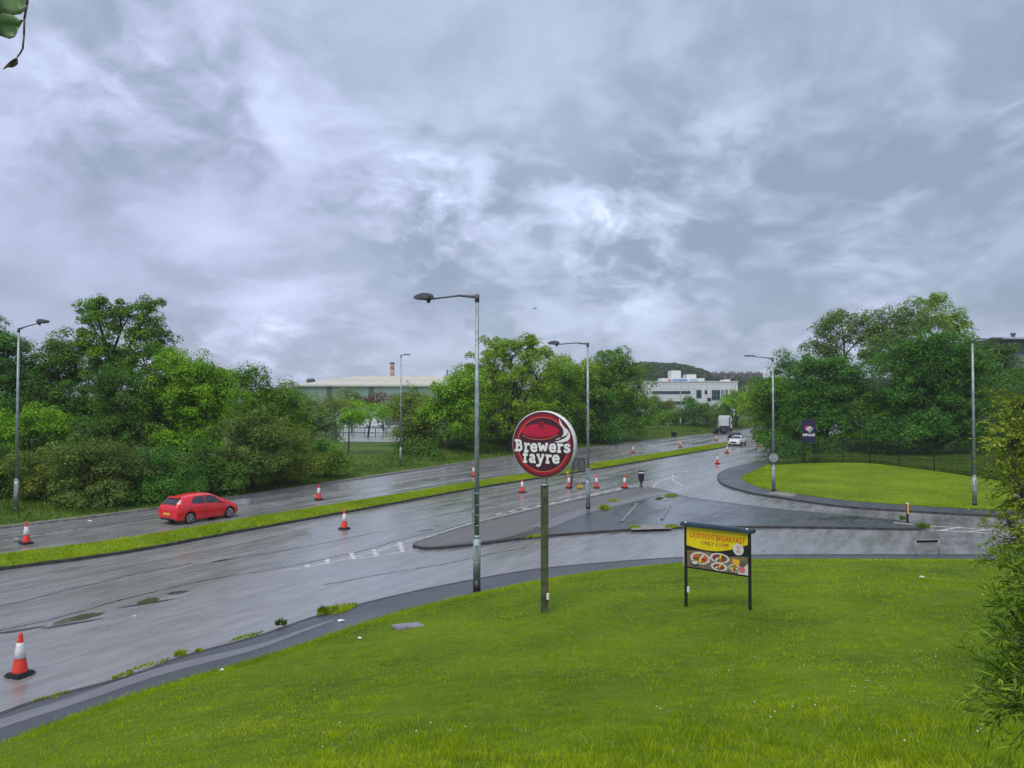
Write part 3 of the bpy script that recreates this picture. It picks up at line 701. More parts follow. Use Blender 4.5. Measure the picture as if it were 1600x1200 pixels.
tpx('shrub', 51.5, 330, [(315, 722, 50, 32), (350, 742, 52, 24)], 'dark', 'dark green shrub behind the bonnet of the red car', HV, **S_)
tpx('shrub', 55, 395, [(390, 672, 52, 34), (405, 705, 66, 40), (370, 730, 55, 26)], 'brown', 'brown-green hawthorn shrub right of the round bright green tree', HV, **S_)
tpx('shrub', 59, 455, [(440, 690, 45, 32), (460, 720, 58, 26), (425, 738, 50, 16)], 'olive', 'olive shrub left of the lowest leafy shrub before the open grass gap', HV, **S_)
tpx('shrub', 64, 510, [(505, 706, 34, 26), (485, 722, 40, 20), (530, 720, 20, 14)], 'mid', 'low leafy shrub ending the left bushes before the open grass gap', HV, **S_)
# middle
GM = 'trees in the middle of the far verge'
tpx('tree', 96, 482, [(485, 640, 30, 24), (470, 665, 30, 28), (508, 662, 28, 26)], 'grey', 'small grey-green tree left of the sapling below the green warehouse', None, group=GM, trunk_r=.2, dens=.7)
tpx('tree', 82, 545, [(545, 642, 34, 16), (530, 655, 26, 12), (565, 655, 26, 12)], 'bright', 'thin young sapling standing alone in the grass gap with its bare stem showing', HV, group=GM, dens=.42, cs=7, trunk_r=.09)
tpx('tree', 170, 600, [(602, 626, 20, 10), (575, 634, 18, 12)], 'copper', 'dark copper-leaved tree in front of the green warehouse', None, group=GM, ls=2.4, trunk_r=.25)
for (d_, bu, lb, lf, lab) in ((150, 525, [(520, 632, 22, 14), (540, 640, 25, 14), (505, 645, 20, 12)], 'olive', 'pale olive tree far behind the sapling, in front of the warehouse wall'),
                             (150, 640, [(640, 625, 26, 18), (615, 645, 26, 14), (660, 640, 28, 20)], 'grey', 'grey-green tree far behind the tall slim street lamp'),
                             (140, 575, [(575, 648, 26, 10), (600, 645, 20, 10)], 'bright', 'bright low tree behind the wet yard, under the copper-leaved tree'),
                             (160, 550, [(545, 618, 14, 14), (556, 630, 12, 12)], 'grey', 'thin half bare tree in front of the warehouse wall left of the copper-leaved tree'),
                             (140, 455, [(452, 625, 26, 20), (475, 640, 22, 18)], 'mid', 'mid green tree at the left end of the green warehouse')):
    tpx('tree', d_, bu, lb, lf, lab, None, group=GM, ls=2.6, trunk_r=.2)
tpx('tree', 94, 645, [(645, 640, 40, 24), (665, 665, 40, 36), (640, 680, 36, 28), (680, 640, 26, 20)], 'olive', 'dull olive tree just right of the tall slim street lamp', HV, group=GM, trunk_r=.2, multi=2, under=.9)
tpx('tree', 90, 697, [(705, 615, 30, 24), (690, 648, 34, 30), (722, 650, 36, 36), (735, 604, 26, 24), (715, 596, 14, 14)], 'bright', 'bright green tree between the tall slim street lamp and the tallest street lamp', HV, group=GM, trunk_r=.2)
tpx('tree', 102, 745, [(735, 640, 44, 40), (765, 635, 42, 42), (745, 685, 52, 28)], 'mid', 'mid green tree behind the shaft of the tallest street lamp', HV, group=GM, trunk_r=.22)
tpx('tree', 95, 797, [(798, 560, 54, 36), (758, 585, 42, 34), (840, 582, 44, 38), (800, 610, 66, 42), (800, 650, 68, 38), (822, 543, 30, 18), (775, 545, 28, 16)], 'yellow', 'large round yellow-green tree behind the round red sign, with limbs fanning up through the crown', HV, dens=.62, cs=8, group=GM, trunk_r=.32, under=.8, twig=1.6, limb=1.6)
tpx('tree', 107, 850, [(858, 640, 46, 42), (880, 600, 30, 30), (850, 680, 45, 25)], 'mid', 'mid green tree behind the right rim of the round red sign', HV, group=GM, trunk_r=.22)
tpx('tree', 113, 885, [(875, 588, 32, 30), (905, 594, 34, 28), (895, 635, 44, 42)], 'yellow', 'yellow-tipped tree behind the second tallest street lamp', HV, group=GM, trunk_r=.22)
tpx('tree', 116, 925, [(925, 640, 38, 42), (905, 665, 34, 30), (945, 665, 30, 28)], 'deep', 'dark green tree just right of the second tallest street lamp', HV, group=GM, trunk_r=.22)
tpx('tree', 121, 963, [(950, 570, 34, 26), (975, 588, 42, 32), (965, 625, 50, 38), (990, 645, 38, 32), (940, 600, 34, 32)], 'mid', 'tall loose tree right of the second tallest street lamp, left of the white office block', HV, dens=.7, group=GM, trunk_r=.28, twig=1.4)
tpx('shrub', 102, 825, [(820, 690, 36, 14), (790, 695, 28, 10), (850, 690, 30, 12)], 'deep', 'dark undergrowth shrub behind the pole of the round red sign', HV, cat='shrub', group='shrubs in the middle of the far verge', trunk_r=.08, multi=3, under=1)
tpx('shrub', 115, 905, [(875, 680, 34, 16), (910, 676, 36, 16), (945, 674, 28, 13)], 'deep', 'dark undergrowth shrub below the trees behind the second tallest street lamp', HV, cat='shrub', group='shrubs in the middle of the far verge', trunk_r=.08, multi=3, under=1)
tpx('shrub', 84, 650, [(650, 700, 26, 16), (672, 705, 18, 14)], 'dark', 'dark shrub on the grass right of the tall slim street lamp foot', HV, cat='shrub', group='shrubs in the middle of the far verge', trunk_r=.07, multi=3, under=1)
tpx('shrub', 92, 740, [(740, 702, 28, 12), (715, 698, 18, 10)], 'dark', 'dark shrub behind the tallest street lamp at the kerb', HV, cat='shrub', group='shrubs in the middle of the far verge', trunk_r=.07, multi=3, under=1)
# towards the office
GF = 'trees near the white office block'
for (d_, bu, lb, lf, lab) in ((180, 1018, [(1018, 636, 26, 18), (1005, 655, 24, 12)], 'mid', 'rounded tree at the left foot of the white office block'),
                             (178, 1045, [(1045, 640, 22, 14), (1055, 652, 22, 10), (1030, 655, 18, 10)], 'olive', 'low olive tree below the long window band of the white office block'),
                             (172, 1084, [(1084, 630, 14, 16), (1083, 645, 21, 18), (1086, 655, 22, 10)], 'deep', 'cone-shaped green tree below the white office block'),
                             (185, 1117, [(1115, 641, 18, 13), (1108, 652, 14, 9)], 'mid', 'small tree between the cone-shaped tree and the lorry cab'),
                             (182, 1150, [(1150, 625, 22, 14), (1140, 636, 24, 14), (1165, 634, 22, 18)], 'bright', 'spreading bright tree above the lorry cab'),
                             (170, 1180, [(1180, 620, 22, 20), (1172, 640, 22, 18), (1190, 650, 20, 14)], 'yellow', 'yellow-tipped tree right of the lorry cab')):
    tpx('tree', d_, bu, lb, lf, lab, None, group=GF, ls=2.2, cs=6, dens=1.4, trunk_r=.25)
for (d_, bu, lb, lf, lab) in ((170, 1035, [(1030, 650, 26, 12), (1048, 655, 20, 9)], 'mid', 'hedge-like shrub behind the marker post left of the dark bin'), (168, 1066, [(1064, 652, 18, 12), (1072, 646, 14, 12)], 'deep', 'dark shrub left of the cone-shaped tree'),
                             (176, 1104, [(1102, 648, 16, 13), (1110, 640, 12, 10)], 'olive', 'olive shrub right of the cone-shaped tree'), (150, 1000, [(1000, 660, 26, 14), (985, 655, 20, 16)], 'deep', 'dark shrub under the left end of the white office block'), (190, 1132, [(1132, 646, 14, 8), (1145, 650, 16, 8)], 'mid', 'low shrub behind the roof of the lorry cab')):
    tpx('shrub', d_, bu, lb, lf, lab, None, cat='shrub', group='shrubs near the white office block', ls=2.2, cs=6, dens=1.5, trunk_r=.1, multi=3, under=1)
# right group
tpx('tree', 118, 1235, [(1236, 562, 22, 14), (1215, 578, 16, 8), (1240, 580, 26, 16)], 'deep', 'small dark crown rising behind the left side of the right-hand trees', None, group=GR, ls=2.6, trunk_r=.3, dens=.8)
tpx('tree', 112, 1325, [(1315, 500, 44, 20), (1335, 530, 56, 36), (1290, 520, 26, 24), (1300, 555, 40, 30)], 'grey', 'half bare grey-green tree at the top left of the right-hand trees', HL, dens=.55, cs=8, group=GR, trunk_r=.28, twig=2.0, limb=1.4)
tpx('tree', 108, 1400, [(1400, 498, 44, 24), (1390, 530, 40, 30), (1375, 560, 50, 30)], 'grey', 'dusty grey-green tree between the half bare tree and the pale tallest tree', HL, dens=.8, group=GR, trunk_r=.28)
tpx('tree', 110, 1465, [(1450, 478, 34, 20), (1480, 495, 34, 24), (1500, 530, 30, 30), (1450, 510, 40, 30)], 'pale', 'tallest pale green tree at the top of the right-hand trees', HL, dens=.55, cs=8, group=GR, trunk_r=.3, twig=1.3)
tpx('tree', 104, 1545, [(1545, 560, 34, 28), (1570, 590, 46, 30), (1540, 600, 40, 36)], 'dark', 'dark tree in front of the ribbed grey building at the right edge', HL, group=GR, trunk_r=.25)
tpx('tree', 95, 1250, [(1215, 612, 34, 26), (1195, 645, 28, 34), (1230, 650, 40, 44), (1205, 685, 30, 22)], 'mid', 'leftmost of the big right-hand trees, overhanging the main road', HL, dens=1.1, group=GR, trunk_r=.25)
tpx('tree', 88, 1290, [(1290, 585, 50, 34), (1265, 625, 46, 40), (1320, 620, 48, 42), (1285, 665, 60, 40), (1225, 690, 42, 28), (1300, 695, 44, 18)], 'deep', 'broad dark green tree behind the dark blue sign board', HL, dens=1.15, group=GR, trunk_r=.3)
tpx('tree', 86, 1385, [(1350, 655, 36, 30), (1365, 688, 36, 20), (1395, 640, 40, 40)], 'mid', 'lower leafy tree between the blue sign board tree and the great round tree', HL, dens=1.0, group=GR, trunk_r=.2)
tpx('tree', 82, 1452, [(1455, 545, 55, 34), (1430, 580, 64, 42), (1490, 580, 56, 46), (1440, 630, 78, 44), (1500, 640, 60, 44), (1420, 672, 66, 32), (1490, 680, 56, 28), (1375, 690, 34, 22)], 'deep', 'great round dense green tree in the middle of the right-hand group', HL, dens=1.15, group=GR, trunk_r=.38)
tpx('tree', 88, 1560, [(1560, 640, 50, 40), (1600, 660, 60, 50), (1555, 690, 44, 26), (1640, 620, 60, 60)], 'dark', 'dark tree behind the rightmost street lamp', HL, group=GR, trunk_r=.25)
GH = 'dark shrubs behind the lawn fence'  # the low undergrowth is added to stand in for tree shade on the lawn
for (bu, d_, lb, lab) in ((1225, 80, [(1222, 712, 20, 15), (1240, 705, 22, 20)], 'dark clipped shrub at the left end of the lawn fence'), (1290, 84, [(1285, 705, 30, 16), (1310, 700, 24, 16)], 'dark shrub behind the fence right of the blue sign board'),
   (1350, 90, [(1345, 703, 34, 12), (1375, 702, 30, 12)], 'low undergrowth added as dark tree shade behind the fence below the lower leafy tree'), (1420, 92, [(1415, 703, 36, 13), (1445, 706, 30, 12)], 'low undergrowth added as dark tree shade left of the trunk of the great round tree'), (1490, 92, [(1485, 708, 36, 13), (1520, 710, 34, 14)], 'low undergrowth added as dark tree shade right of the trunk of the great round tree'), (1570, 88, [(1560, 718, 40, 16), (1600, 722, 40, 16)], 'low undergrowth added as dark tree shade behind the rightmost street lamp'),
                      ):
    tpx('shrub', d_, bu, lb, 'deep', lab, HL, cat='shrub', group=GH, trunk_r=.06, multi=3, under=1)
# near shrubs at the right edge

def spray_shrub(name, base, lobes, seed, nspray, slen, nleaf, ll, lw, leaf, label, outward, droop=.5, tr=.03):
    """branches carry curved sprays; leaves sit in pairs along each spray"""
    r = np.random.default_rng(seed); b = np.array(base, float); root = empty(name, base, 0, label, 'shrub')
    vol = np.array([l[3] * l[5] for l in lobes]); pr = vol / vol.sum(); Vs = []; Fs = []; nv = 0; LV = []
    def addt(A, B, ra, rb, sides=5, bow=.15, mid=None):
        nonlocal nv
        m = (A + B) / 2 + r.normal(size=A.shape) * np.linalg.norm(B - A, axis=1, keepdims=True) * bow * .5 if mid is None else mid
        n = len(A); v, f = tubes(A, m, B, np.broadcast_to(ra, n).astype(float), np.broadcast_to(rb, n).astype(float), sides); Vs.append(v); Fs.append(f + nv); nv += len(v)
    for li, l in enumerate(lobes):
        c = np.array(l[:3]); n = max(3, int(nspray * pr[li])); addt(b[None] - [[0, 0, .1]], c[None], tr, tr * .4, 7, .2)
        d = r.normal(size=(n, 3)); d /= np.linalg.norm(d, axis=1, keepdims=True); A = c + d * np.array(l[3:6]) * (.15 + .7 * r.random((n, 1)))
        addt(np.repeat(c[None], n, 0), A, tr * .22, tr * .12, 4, .25)
        dr = d * .8 + np.array(outward) + r.normal(size=(n, 3)) * .35; dr /= np.linalg.norm(dr, axis=1, keepdims=True)
        L = slen * (.55 + .8 * r.random((n, 1))); T = A + dr * L - np.array([0, 0, droop]) * L * .6; m = A + dr * L * .55
        addt(A, T, tr * .12, tr * .04, 3, mid=m)
        k = np.linspace(.05, 1, nleaf)[None, :, None]
        pos = (1 - k) ** 2 * A[:, None] + 2 * k * (1 - k) * m[:, None] + k * k * T[:, None]
        tan = 2 * (1 - k) * (m - A)[:, None] + 2 * k * (T - m)[:, None]; tan /= np.linalg.norm(tan, axis=2, keepdims=True)
        sd = np.cross(tan, r.normal(size=tan.shape)); sd /= np.linalg.norm(sd, axis=2, keepdims=True)
        ld_ = tan * .75 + sd * .7 + np.array([0, 0, .12]); ld_ /= np.linalg.norm(ld_, axis=2, keepdims=True)
        pos = pos.reshape(-1, 3); ld_ = ld_.reshape(-1, 3); N = len(pos); s_ = (ll * (.55 + .7 * r.random(N)))[:, None]
        nr = np.cross(ld_, r.normal(size=ld_.shape) * .6 + np.array([0, 0, 1.])); nr /= np.linalg.norm(nr, axis=1, keepdims=True); up = np.cross(nr, ld_)
        w_ = nr * lw * s_ * .5; e = ld_ * s_
        LV.append(np.stack([pos, pos + e * .35 - w_ + up * s_ * .03, pos + e * .72 - w_ * .7, pos + e - up * s_ * .12, pos + e * .72 + w_ * .7, pos + e * .35 + w_ + up * s_ * .03], 1).reshape(-1, 3))
    V = np.concatenate(LV); F = np.arange(len(V)).reshape(-1, 6)
    link('foliage', npmesh('foliage', V - b, F, LM[leaf]), root); link('branches', npmesh('branches', np.concatenate(Vs) - b, np.concatenate(Fs), M['bark']), root); return root
def lobes_at(rows):
    o = []
    for (u, v, ru, rv, d_) in rows:
        c = P(u, v, d_); s = d_ / 1200; o.append((c.x, c.y, c.z, ru * s, ru * s, rv * s))
    return o
bx, by = (1690 - 800) / 1200 * 9.6, 9.6
spray_shrub('shrub', (bx, by, float(h_bank(np.array([bx]), np.array([by]))[0])), lobes_at(((1603, 632, 34, 26, 10.6), (1615, 690, 56, 44, 10.2), (1575, 690, 26, 18, 10.0), (1625, 770, 50, 50, 9.8), (1583, 745, 18, 14, 9.8), (1605, 840, 44, 34, 9.6), (1575, 815, 22, 12, 9.5), (1590, 890, 30, 24, 9.4), (1675, 720, 70, 110, 10), (1665, 880, 50, 70, 9.6))),
            71, 1000, .38, 16, .050, .52, 'shrub', 'olive small-leaved shrub at the right edge, in front of the rightmost street lamp', (-.55, -.1, .15), .5, .032)
bx, by = (1960 - 800) / 1200 * 4.4, 4.4
spray_shrub('willow_shrub', (bx, by, float(h_bank(np.array([bx]), np.array([by]))[0])), lobes_at(((1627, 890, 28, 34, 4.6), (1620, 935, 30, 26, 4.5), (1630, 1000, 44, 36, 4.4), (1600, 1000, 26, 20, 4.4), (1615, 1060, 50, 36, 4.3), (1575, 1075, 24, 20, 4.3), (1595, 1105, 34, 18, 4.2), (1705, 980, 70, 120, 4.5), (1575, 950, 8, 5, 4.5), (1560, 1050, 14, 12, 4.4), (1605, 1125, 30, 14, 4.2))),
            72, 270, .19, 14, .085, .13, 'willow', 'narrow-leaved bright green shrub at the lower right corner, nearest the camera', (-.7, 0, .2), .35, .022)
# weeds in the kerbs
tuft0 = None
def tuft(u, v, z, r, n, label, leaf='bright', h=.22, wide=1.0, depth_=None):
    x, y = G(u, v, z); N = n
    a = rng.random(N) * 2 * np.pi; q = np.sqrt(rng.random(N)) * r; bx_ = np.cos(a) * q; by_ = np.sin(a) * q
    bx_, by_ = bx_ * wide * RD[0] + by_ * RD[1] * -1, bx_ * wide * RD[1] + by_ * RD[0]
    L = h * (.5 + rng.random(N) * .8) * (1.1 - q / r * .6); la = rng.random(N) * 6.28; ll = L * .8 * rng.random(N)
    B = np.stack([bx_, by_, 0 * q], 1); w = np.stack([np.cos(a + 1.3), np.sin(a + 1.3), 0 * a], 1) * .012 * (.6 + rng.random(N))[:, None]
    Mi = B + np.stack([np.cos(la) * ll * .4, np.sin(la) * ll * .4, L * .65], 1); T = B + np.stack([np.cos(la) * ll, np.sin(la) * ll, L], 1)
    V = np.stack([B - w, B + w, Mi + w, Mi - w, T], 1).reshape(-1, 3); o = np.arange(N)[:, None] * 5
    F = np.concatenate([np.stack([o, o + 1, o + 2], -1), np.stack([o, o + 2, o + 3], -1), np.stack([o + 3, o + 2, o + 4], -1)], 1).reshape(-1, 3)
    ob = link('weed_tuft', npmesh('weed_tuft', V, F, M['blade'] if leaf == 'bright' else M['blade2'])); ob.location = (x, y, z)
    return tag(ob, label, 'weeds', 'weeds growing in kerbs and paving') if wide < 2 else tag(ob, label, 'weeds', None, 'stuff')
tuft(527, 953, .12, .34, 420, 'long weed clump in the near kerb left of the tallest street lamp', wide=2.4, h=.16)
tuft(505, 957, .12, .16, 160, 'short dark weed clump at the left tip of the long kerb weeds', 'dark', h=.2)
tuft(439, 976, .12, .15, 120, 'small weed in the near kerb, second from the long clump', 'dark', h=.2)
tuft(385, 995, .12, .16, 160, 'flat strip of weeds in the near kerb left of the small weed', wide=3.5, h=.08)
tuft(281, 1024, .10, .14, 150, 'round weed clump in the near kerb below the puddles', h=.17)
tuft(311, 1018, .10, .1, 90, 'tiny weed just right of the round kerb weed clump', h=.1)
tuft(232, 1040, .10, .16, 160, 'flat strip of weeds in the near kerb left of the round clump', wide=3.6, h=.07)
tuft(193, 1056, .10, .14, 140, 'brownish weed in the near kerb, third from the left edge', wide=2, h=.08)
tuft(78, 1090, .10, .15, 150, 'leftmost flat weeds in the near kerb near the large cone', wide=3, h=.07)
tuft(944, 795, .11, .35, 260, 'bushy weed on the island just right of the island street lamp', h=.3)
tuft(960, 783, .11, .4, 180, 'low weed on the island behind the bushy weed', h=.16, wide=1.6)
tuft(1048, 775, .11, .35, 220, 'weed in the upper kerb of the island near the black bollard', h=.16, wide=2.2)
tuft(1030, 779, .11, .2, 260, 'sparse dull weed in the paving behind the crossing gap', 'dark', h=.1, wide=3)
tuft(992, 824, .11, .25, 170, 'yellowish weed at the left end of the pale crossing slab', h=.12, wide=2)
tuft(1049, 823, .11, .3, 200, 'weed at the right end of the pale crossing slab beside the yellow poster', h=.14, wide=2)
tuft(835, 838, .11, .25, 140, 'weed in the lower kerb of the island beside the pole of the round sign', h=.1, wide=3)
tuft(1443, 824, .11, .3, 260, 'leafy weed at the right tip of the island', 'dark', h=.28, wide=1.4)
tuft(1410, 812, .11, .15, 70, 'thin dark weed beside the yellow bollard', 'dark', h=.35)
# @@P3
# ------------------------------------------------------------------ street lamps
def street_lamp(base, h, arm, arm_ang, label, head='box', plates=(), r=.085, black=.28, rise=0.0, z0=None, near=False):
    x, y, z = base
    t = empty('street_lamp', (x, y, z), 0, label, 'street lamp', 'street lamps along the roads')
    MB().cyl((0, 0, black), (0, 0, 1.75), r * 1.45, n=20).cyl((0, 0, 1.75), (0, 0, 1.86), r * 1.45, r, n=20).cyl((0, 0, 1.86), (0, 0, h - .05), r, r * .72, n=20).cyl((0, 0, .95), (0, 0, .97), r * 1.48, n=20).box((0, -r * 1.42, 1.3), (.10, .02, .5), bev=.004).build('pole', M['gal'], t)
    MB().cyl((0, 0, -.15), (0, 0, black), r * 1.47, n=20).build('base_sleeve', M['black'], t)
    dx, dy = math.sin(arm_ang), math.cos(arm_ang)
    a = Vector((0, 0, h)); e = Vector((dx * arm, dy * arm, h + rise))
    mb = MB(); mb.cyl((0, 0, h - .22), (0, 0, h + .03), r * .9, n=16)
    m1 = a.lerp(e, .38) + Vector((0, 0, .04 if not rise else 0))
    mb.cyl(a + Vector((0, 0, -.05)), m1, .062, .034, 12).cyl(m1, e, .032, n=12)
    mb.build('arm', M['gald'], t)
    yaw = math.atan2(dy, dx)
    if head == 'box':
        bm = MB(); L = .78
        q = Matrix.Translation(e) @ Matrix.Rotation(yaw, 4, 'Z') @ Matrix.Rotation(-R(5), 4, 'Y')
        prof = [(-.05, 0.0), (-.07, .10), (.0, .20), (.22, .21), (.52, .13), (.62, .05), (.62, 0.0)]
        bm.prism([q @ Vector((p[0], -.15, p[1])) for p in prof], (q.to_3x3() @ Vector((0, .30, 0))))
        bmesh.ops.bevel(bm.b, geom=bm.b.edges[:], offset=.02, segments=2, affect='EDGES')
        lant = bm.build('lantern', M['gald'], t)
        MB().lathe([(.001, -.13), (.05, -.12), (.075, -.05), (.075, .02)], 14, (e.x + dx * .05, e.y + dy * .05, e.z)).build('photocell', M['black'], lant)
        bowl = MB(); bowl.prism([q @ Vector((p[0], -.12, p[1])) for p in ((.14, -.002), (.18, -.035), (.52, -.03), (.57, -.002))], (q.to_3x3() @ Vector((0, .24, 0)))); bowl.build('lamp_bowl', M['glass'], lant)
    else:
        bm = MB(); q = Matrix.Translation(e) @ Matrix.Rotation(yaw, 4, 'Z')
        bm.box((0, 0, 0), (.02, .02, .02)); bm.prism([q @ Vector(p) for p in ((-.05, -.06, 0), (.10, -.14, 0), (.55, -.14, 0), (.62, -.08, 0), (.62, .08, 0), (.55, .14, 0), (.10, .14, 0), (-.05, .06, 0))], (0, 0, .09))
        bmesh.ops.translate(bm.b, verts=bm.b.verts[:8], vec=e)
        bm.build('lantern', M['gald'], t)
    for kind, zc_, w_, h_, ang, off in plates:
        d = Vector((math.sin(ang), math.cos(ang), 0)); s_ = Vector((math.cos(ang), -math.sin(ang), 0)); c = Vector((0, 0, zc_)) + s_ * off
        mb = MB()
        if kind == 'round':
            mb.cyl(c - d * (r + .045), c - d * (r + .04) + d * .004, w_ / 2, n=28)
        elif kind == 'post':
            mb.prism([c - d * (r + .05) + s_ * a_ * w_ / 2 + Vector((0, 0, b_ * h_ / 2)) for a_, b_ in ((-1, -1), (1, -1), (1, 1), (-1, 1))], d * .006)
        for dz in (-.32, .32):
            zz = zc_ + dz * h_; mb.cyl((0, 0, zz - .02), (0, 0, zz + .02), r * 1.12, n=16)
            mb.prism([c + Vector((0, 0, dz * h_ - .02)) - d * (r + .04) + s_ * a_ * w_ * .4 for a_ in (-1, 1)] + [c + Vector((0, 0, dz * h_ + .02)) - d * (r + .04) + s_ * a_ * w_ * .4 for a_ in (1, -1)], d * .03)
        mb.build('sign_plate', M['gal'], t)
    return t
AL = -R(60)
x, y = G(745, 924, .12)
street_lamp((x, y, .12), CAMZ + (628 - 461) / 1200 * y - .12, 1.95, AL, 'tallest and nearest grey street lamp, two sign boxes on its shaft, beside the near grass', plates=(('post', 3.05, .62, .62, R(80), -.02), ('post', 2.35, .45, .55, R(80), -.06)), black=.38)
x, y = G(919, 795, .12)
street_lamp((x, y, .12), CAMZ + (628 - 536) / 1200 * y - .12, 2.0, AL, 'second tallest street lamp, standing on the traffic island right of the round red sign', plates=(('post', 2.1, .42, .62, R(50), .14),))
x, y = G(1209, 767, .12)
street_lamp((x, y, .12), CAMZ + (628 - 560) / 1200 * y - .12, 1.3, AL - R(20), 'street lamp with a round sign on its shaft, at the far lawn tip', head='flat', plates=(('round', 2.35, .62, .62, R(15), 0),), rise=.15)
x, y = G(1523, 790, .12)
street_lamp((x, y, .12), CAMZ + (628 - 530) / 1200 * y - .12, 1.1, R(95), 'rightmost street lamp, in front of the dark trees and behind the olive shrub', head='flat')
x, y, z = march(25, 799, HV, 30, 80)
street_lamp((x, y, z), CAMZ + (628 - 513) / 1200 * y - z, 1.3, R(100), 'leftmost street lamp, at the verge by the dark bushes', rise=.28)
x, y, z = march(626, 728, HV, 30, 120)
street_lamp((x, y, z), CAMZ + (628 - 555) / 1200 * y - z, .35, R(110), 'slim street lamp with a tiny head in front of the green warehouse', head='flat', r=.075)
x, y = (1063 - 800) / 1200 * 165, 165
street_lamp((x, y, 1.0), CAMZ + (628 - 595) / 1200 * y - 1.0, .6, R(120), 'distant street lamp in front of the white office block, above the dark bin', head='flat', r=.1)
x, y = (1149 - 800) / 1200 * 190, 190
street_lamp((x, y, .6), CAMZ + (628 - 603) / 1200 * y - .6, .6, R(120), 'distant street lamp just right of the lorry cab', head='flat', r=.1)
x, y = (1166 - 800) / 1200 * 235, 235
street_lamp((x, y, .3), CAMZ + (628 - 601) / 1200 * y - .3, 2.2, R(-90), 'farthest street lamp, behind the yellow-tipped tree right of the office block', head='flat', r=.1)
# ------------------------------------------------------------------ traffic cones
cone0 = None
def make_cone():
    t = empty('traffic_cone', (0, 0, 0))
    MB().box((0, 0, .035), (.46, .46, .05), bev=.015).box((0, 0, .08), (.40, .40, .03), bev=.01).build('base', M['rubber'], t)
    MB().lathe([(.175, .085), (.165, .12), (.042, .955), (.036, .995), (.02, 1.0)], 28).build('cone_body', M['cone'], t)
    sl = lambda z: .168 + (.046 - .168) * (z - .12) / (.955 - .12)
    MB().lathe([(sl(.42) + .002, .42), (sl(.42) + .005, .422), (sl(.77) + .005, .768), (sl(.77) + .002, .77)], 28).build('reflective_sleeve', M['sleeve'], t)
    return t
def copy_tree(o, parent=None):
    c = o.copy(); COL.objects.link(c)
    if parent: c.parent = parent
    for ch in list(o.children): copy_tree(ch, c)
    return c
cproto = make_cone(); first = True
for (u, v, px_h, lab) in ((31, 1056, 66, 'largest and nearest traffic cone, at the lower left edge beside the near footway'), (41, 850, 34, 'leftmost traffic cone on the far carriageway, behind the grass median'),
        (498, 781, 24, 'traffic cone on the far carriageway between the red car and the slim street lamp'), (538, 827, 33, 'traffic cone on the near carriageway halfway between the red car and the tallest street lamp'),
        (740, 745, 15, 'small traffic cone just left of the shaft of the tallest street lamp'), (816, 770, 23, 'traffic cone just left of the post of the round red sign'),
        (889, 763, 25, 'traffic cone left of the back-to-front road sign frame'), (932, 763, 21, 'traffic cone just right of the shaft of the island street lamp'),
        (976, 763, 21, 'traffic cone at the island edge just left of the black bollard'), (989, 708, 11, 'small traffic cone on the far carriageway above the black bollard'),
        (1063, 699, 11, 'small traffic cone on the far carriageway below the dark bin'), (1119, 689, 10, 'tiny traffic cone in front of the lorry'),
        (1121, 725, 15, 'traffic cone on the near carriageway beside the far footway bend'), (1136, 708, 12, 'tiny traffic cone in front of the white car at the end of the median'),
        (1185, 698, 11, 'tiny traffic cone at the right, under the overhanging trees')):
    x, y = G(u, v, 0.0); c = cproto if first else copy_tree(cproto); first = False
    c.location = (x, y, .006); c.rotation_euler = (0, 0, random.uniform(0, 1.5)); c.scale = (1, 1, 1)
    tag(c, lab, 'cone', 'traffic cones set out along both carriageways')
# ------------------------------------------------------------------ lettering and signs
def text(body, size, mat, parent, loc, rz_mat, name='lettering', offset=0.0, shear=0.0, extrude=.002, width=None, spacing=1.0):
    cu = bpy.data.curves.new('lettering', 'FONT'); cu.body = body; cu.size = size; cu.offset = offset; cu.shear = shear; cu.extrude = extrude
    cu.align_x = 'CENTER'; cu.align_y = 'CENTER'; cu.space_character = spacing; cu.resolution_u = 3
    o = bpy.data.objects.new('tmp', cu); COL.objects.link(o); bpy.context.view_layer.update()
    me = bpy.data.meshes.new_from_object(o.evaluated_get(bpy.context.evaluated_depsgraph_get())); bpy.data.objects.remove(o)
    xs = [v.co.x for v in me.vertices]; k = 1.0 if not width else width / (max(xs) - min(xs))
    for v in me.vertices: v.co.x *= k
    # text lies in its x-z plane (facing -y)
    for v in me.vertices: v.co = Vector((v.co.x, -v.co.z, v.co.y))
    me.materials.clear(); me.materials.append(mat); ob = link(name, me, parent); ob.location = loc; return ob
def flat(name, pts, y, mat, parent, th=.002):
    """flat cut-out in the x-z plane facing -y, th thick"""
    bm = bmesh.new(); a = [bm.verts.new((p[0], y, p[1])) for p in pts]; b = [bm.verts.new((p[0], y - th, p[1])) for p in pts]
    n = len(a); bm.faces.new(a); bm.faces.new(b)
    for i in range(n): bm.faces.new((a[i], a[(i + 1) % n], b[(i + 1) % n], b[i]))
    bmesh.ops.recalc_face_normals(bm, faces=bm.faces[:]); bmesh.ops.triangulate(bm, faces=[f_ for f_ in bm.faces if len(f_.verts) > 4])
    me = bpy.data.meshes.new(name); bm.to_mesh(me); bm.free(); me.materials.append(mat); return link(name, me, parent)
def ell(cx, cz, rx, rz, n=48, a0=0, a1=360, ro=0.0):
    o = []
    full = (a1 - a0) >= 360
    for i in range(n if full else n + 1):
        a = R(a0 + (a1 - a0) * i / n); x = rx * math.cos(a); z = rz * math.sin(a)
        o.append((cx + x * math.cos(ro) - z * math.sin(ro), cz + x * math.sin(ro) + z * math.cos(ro)))
    return o
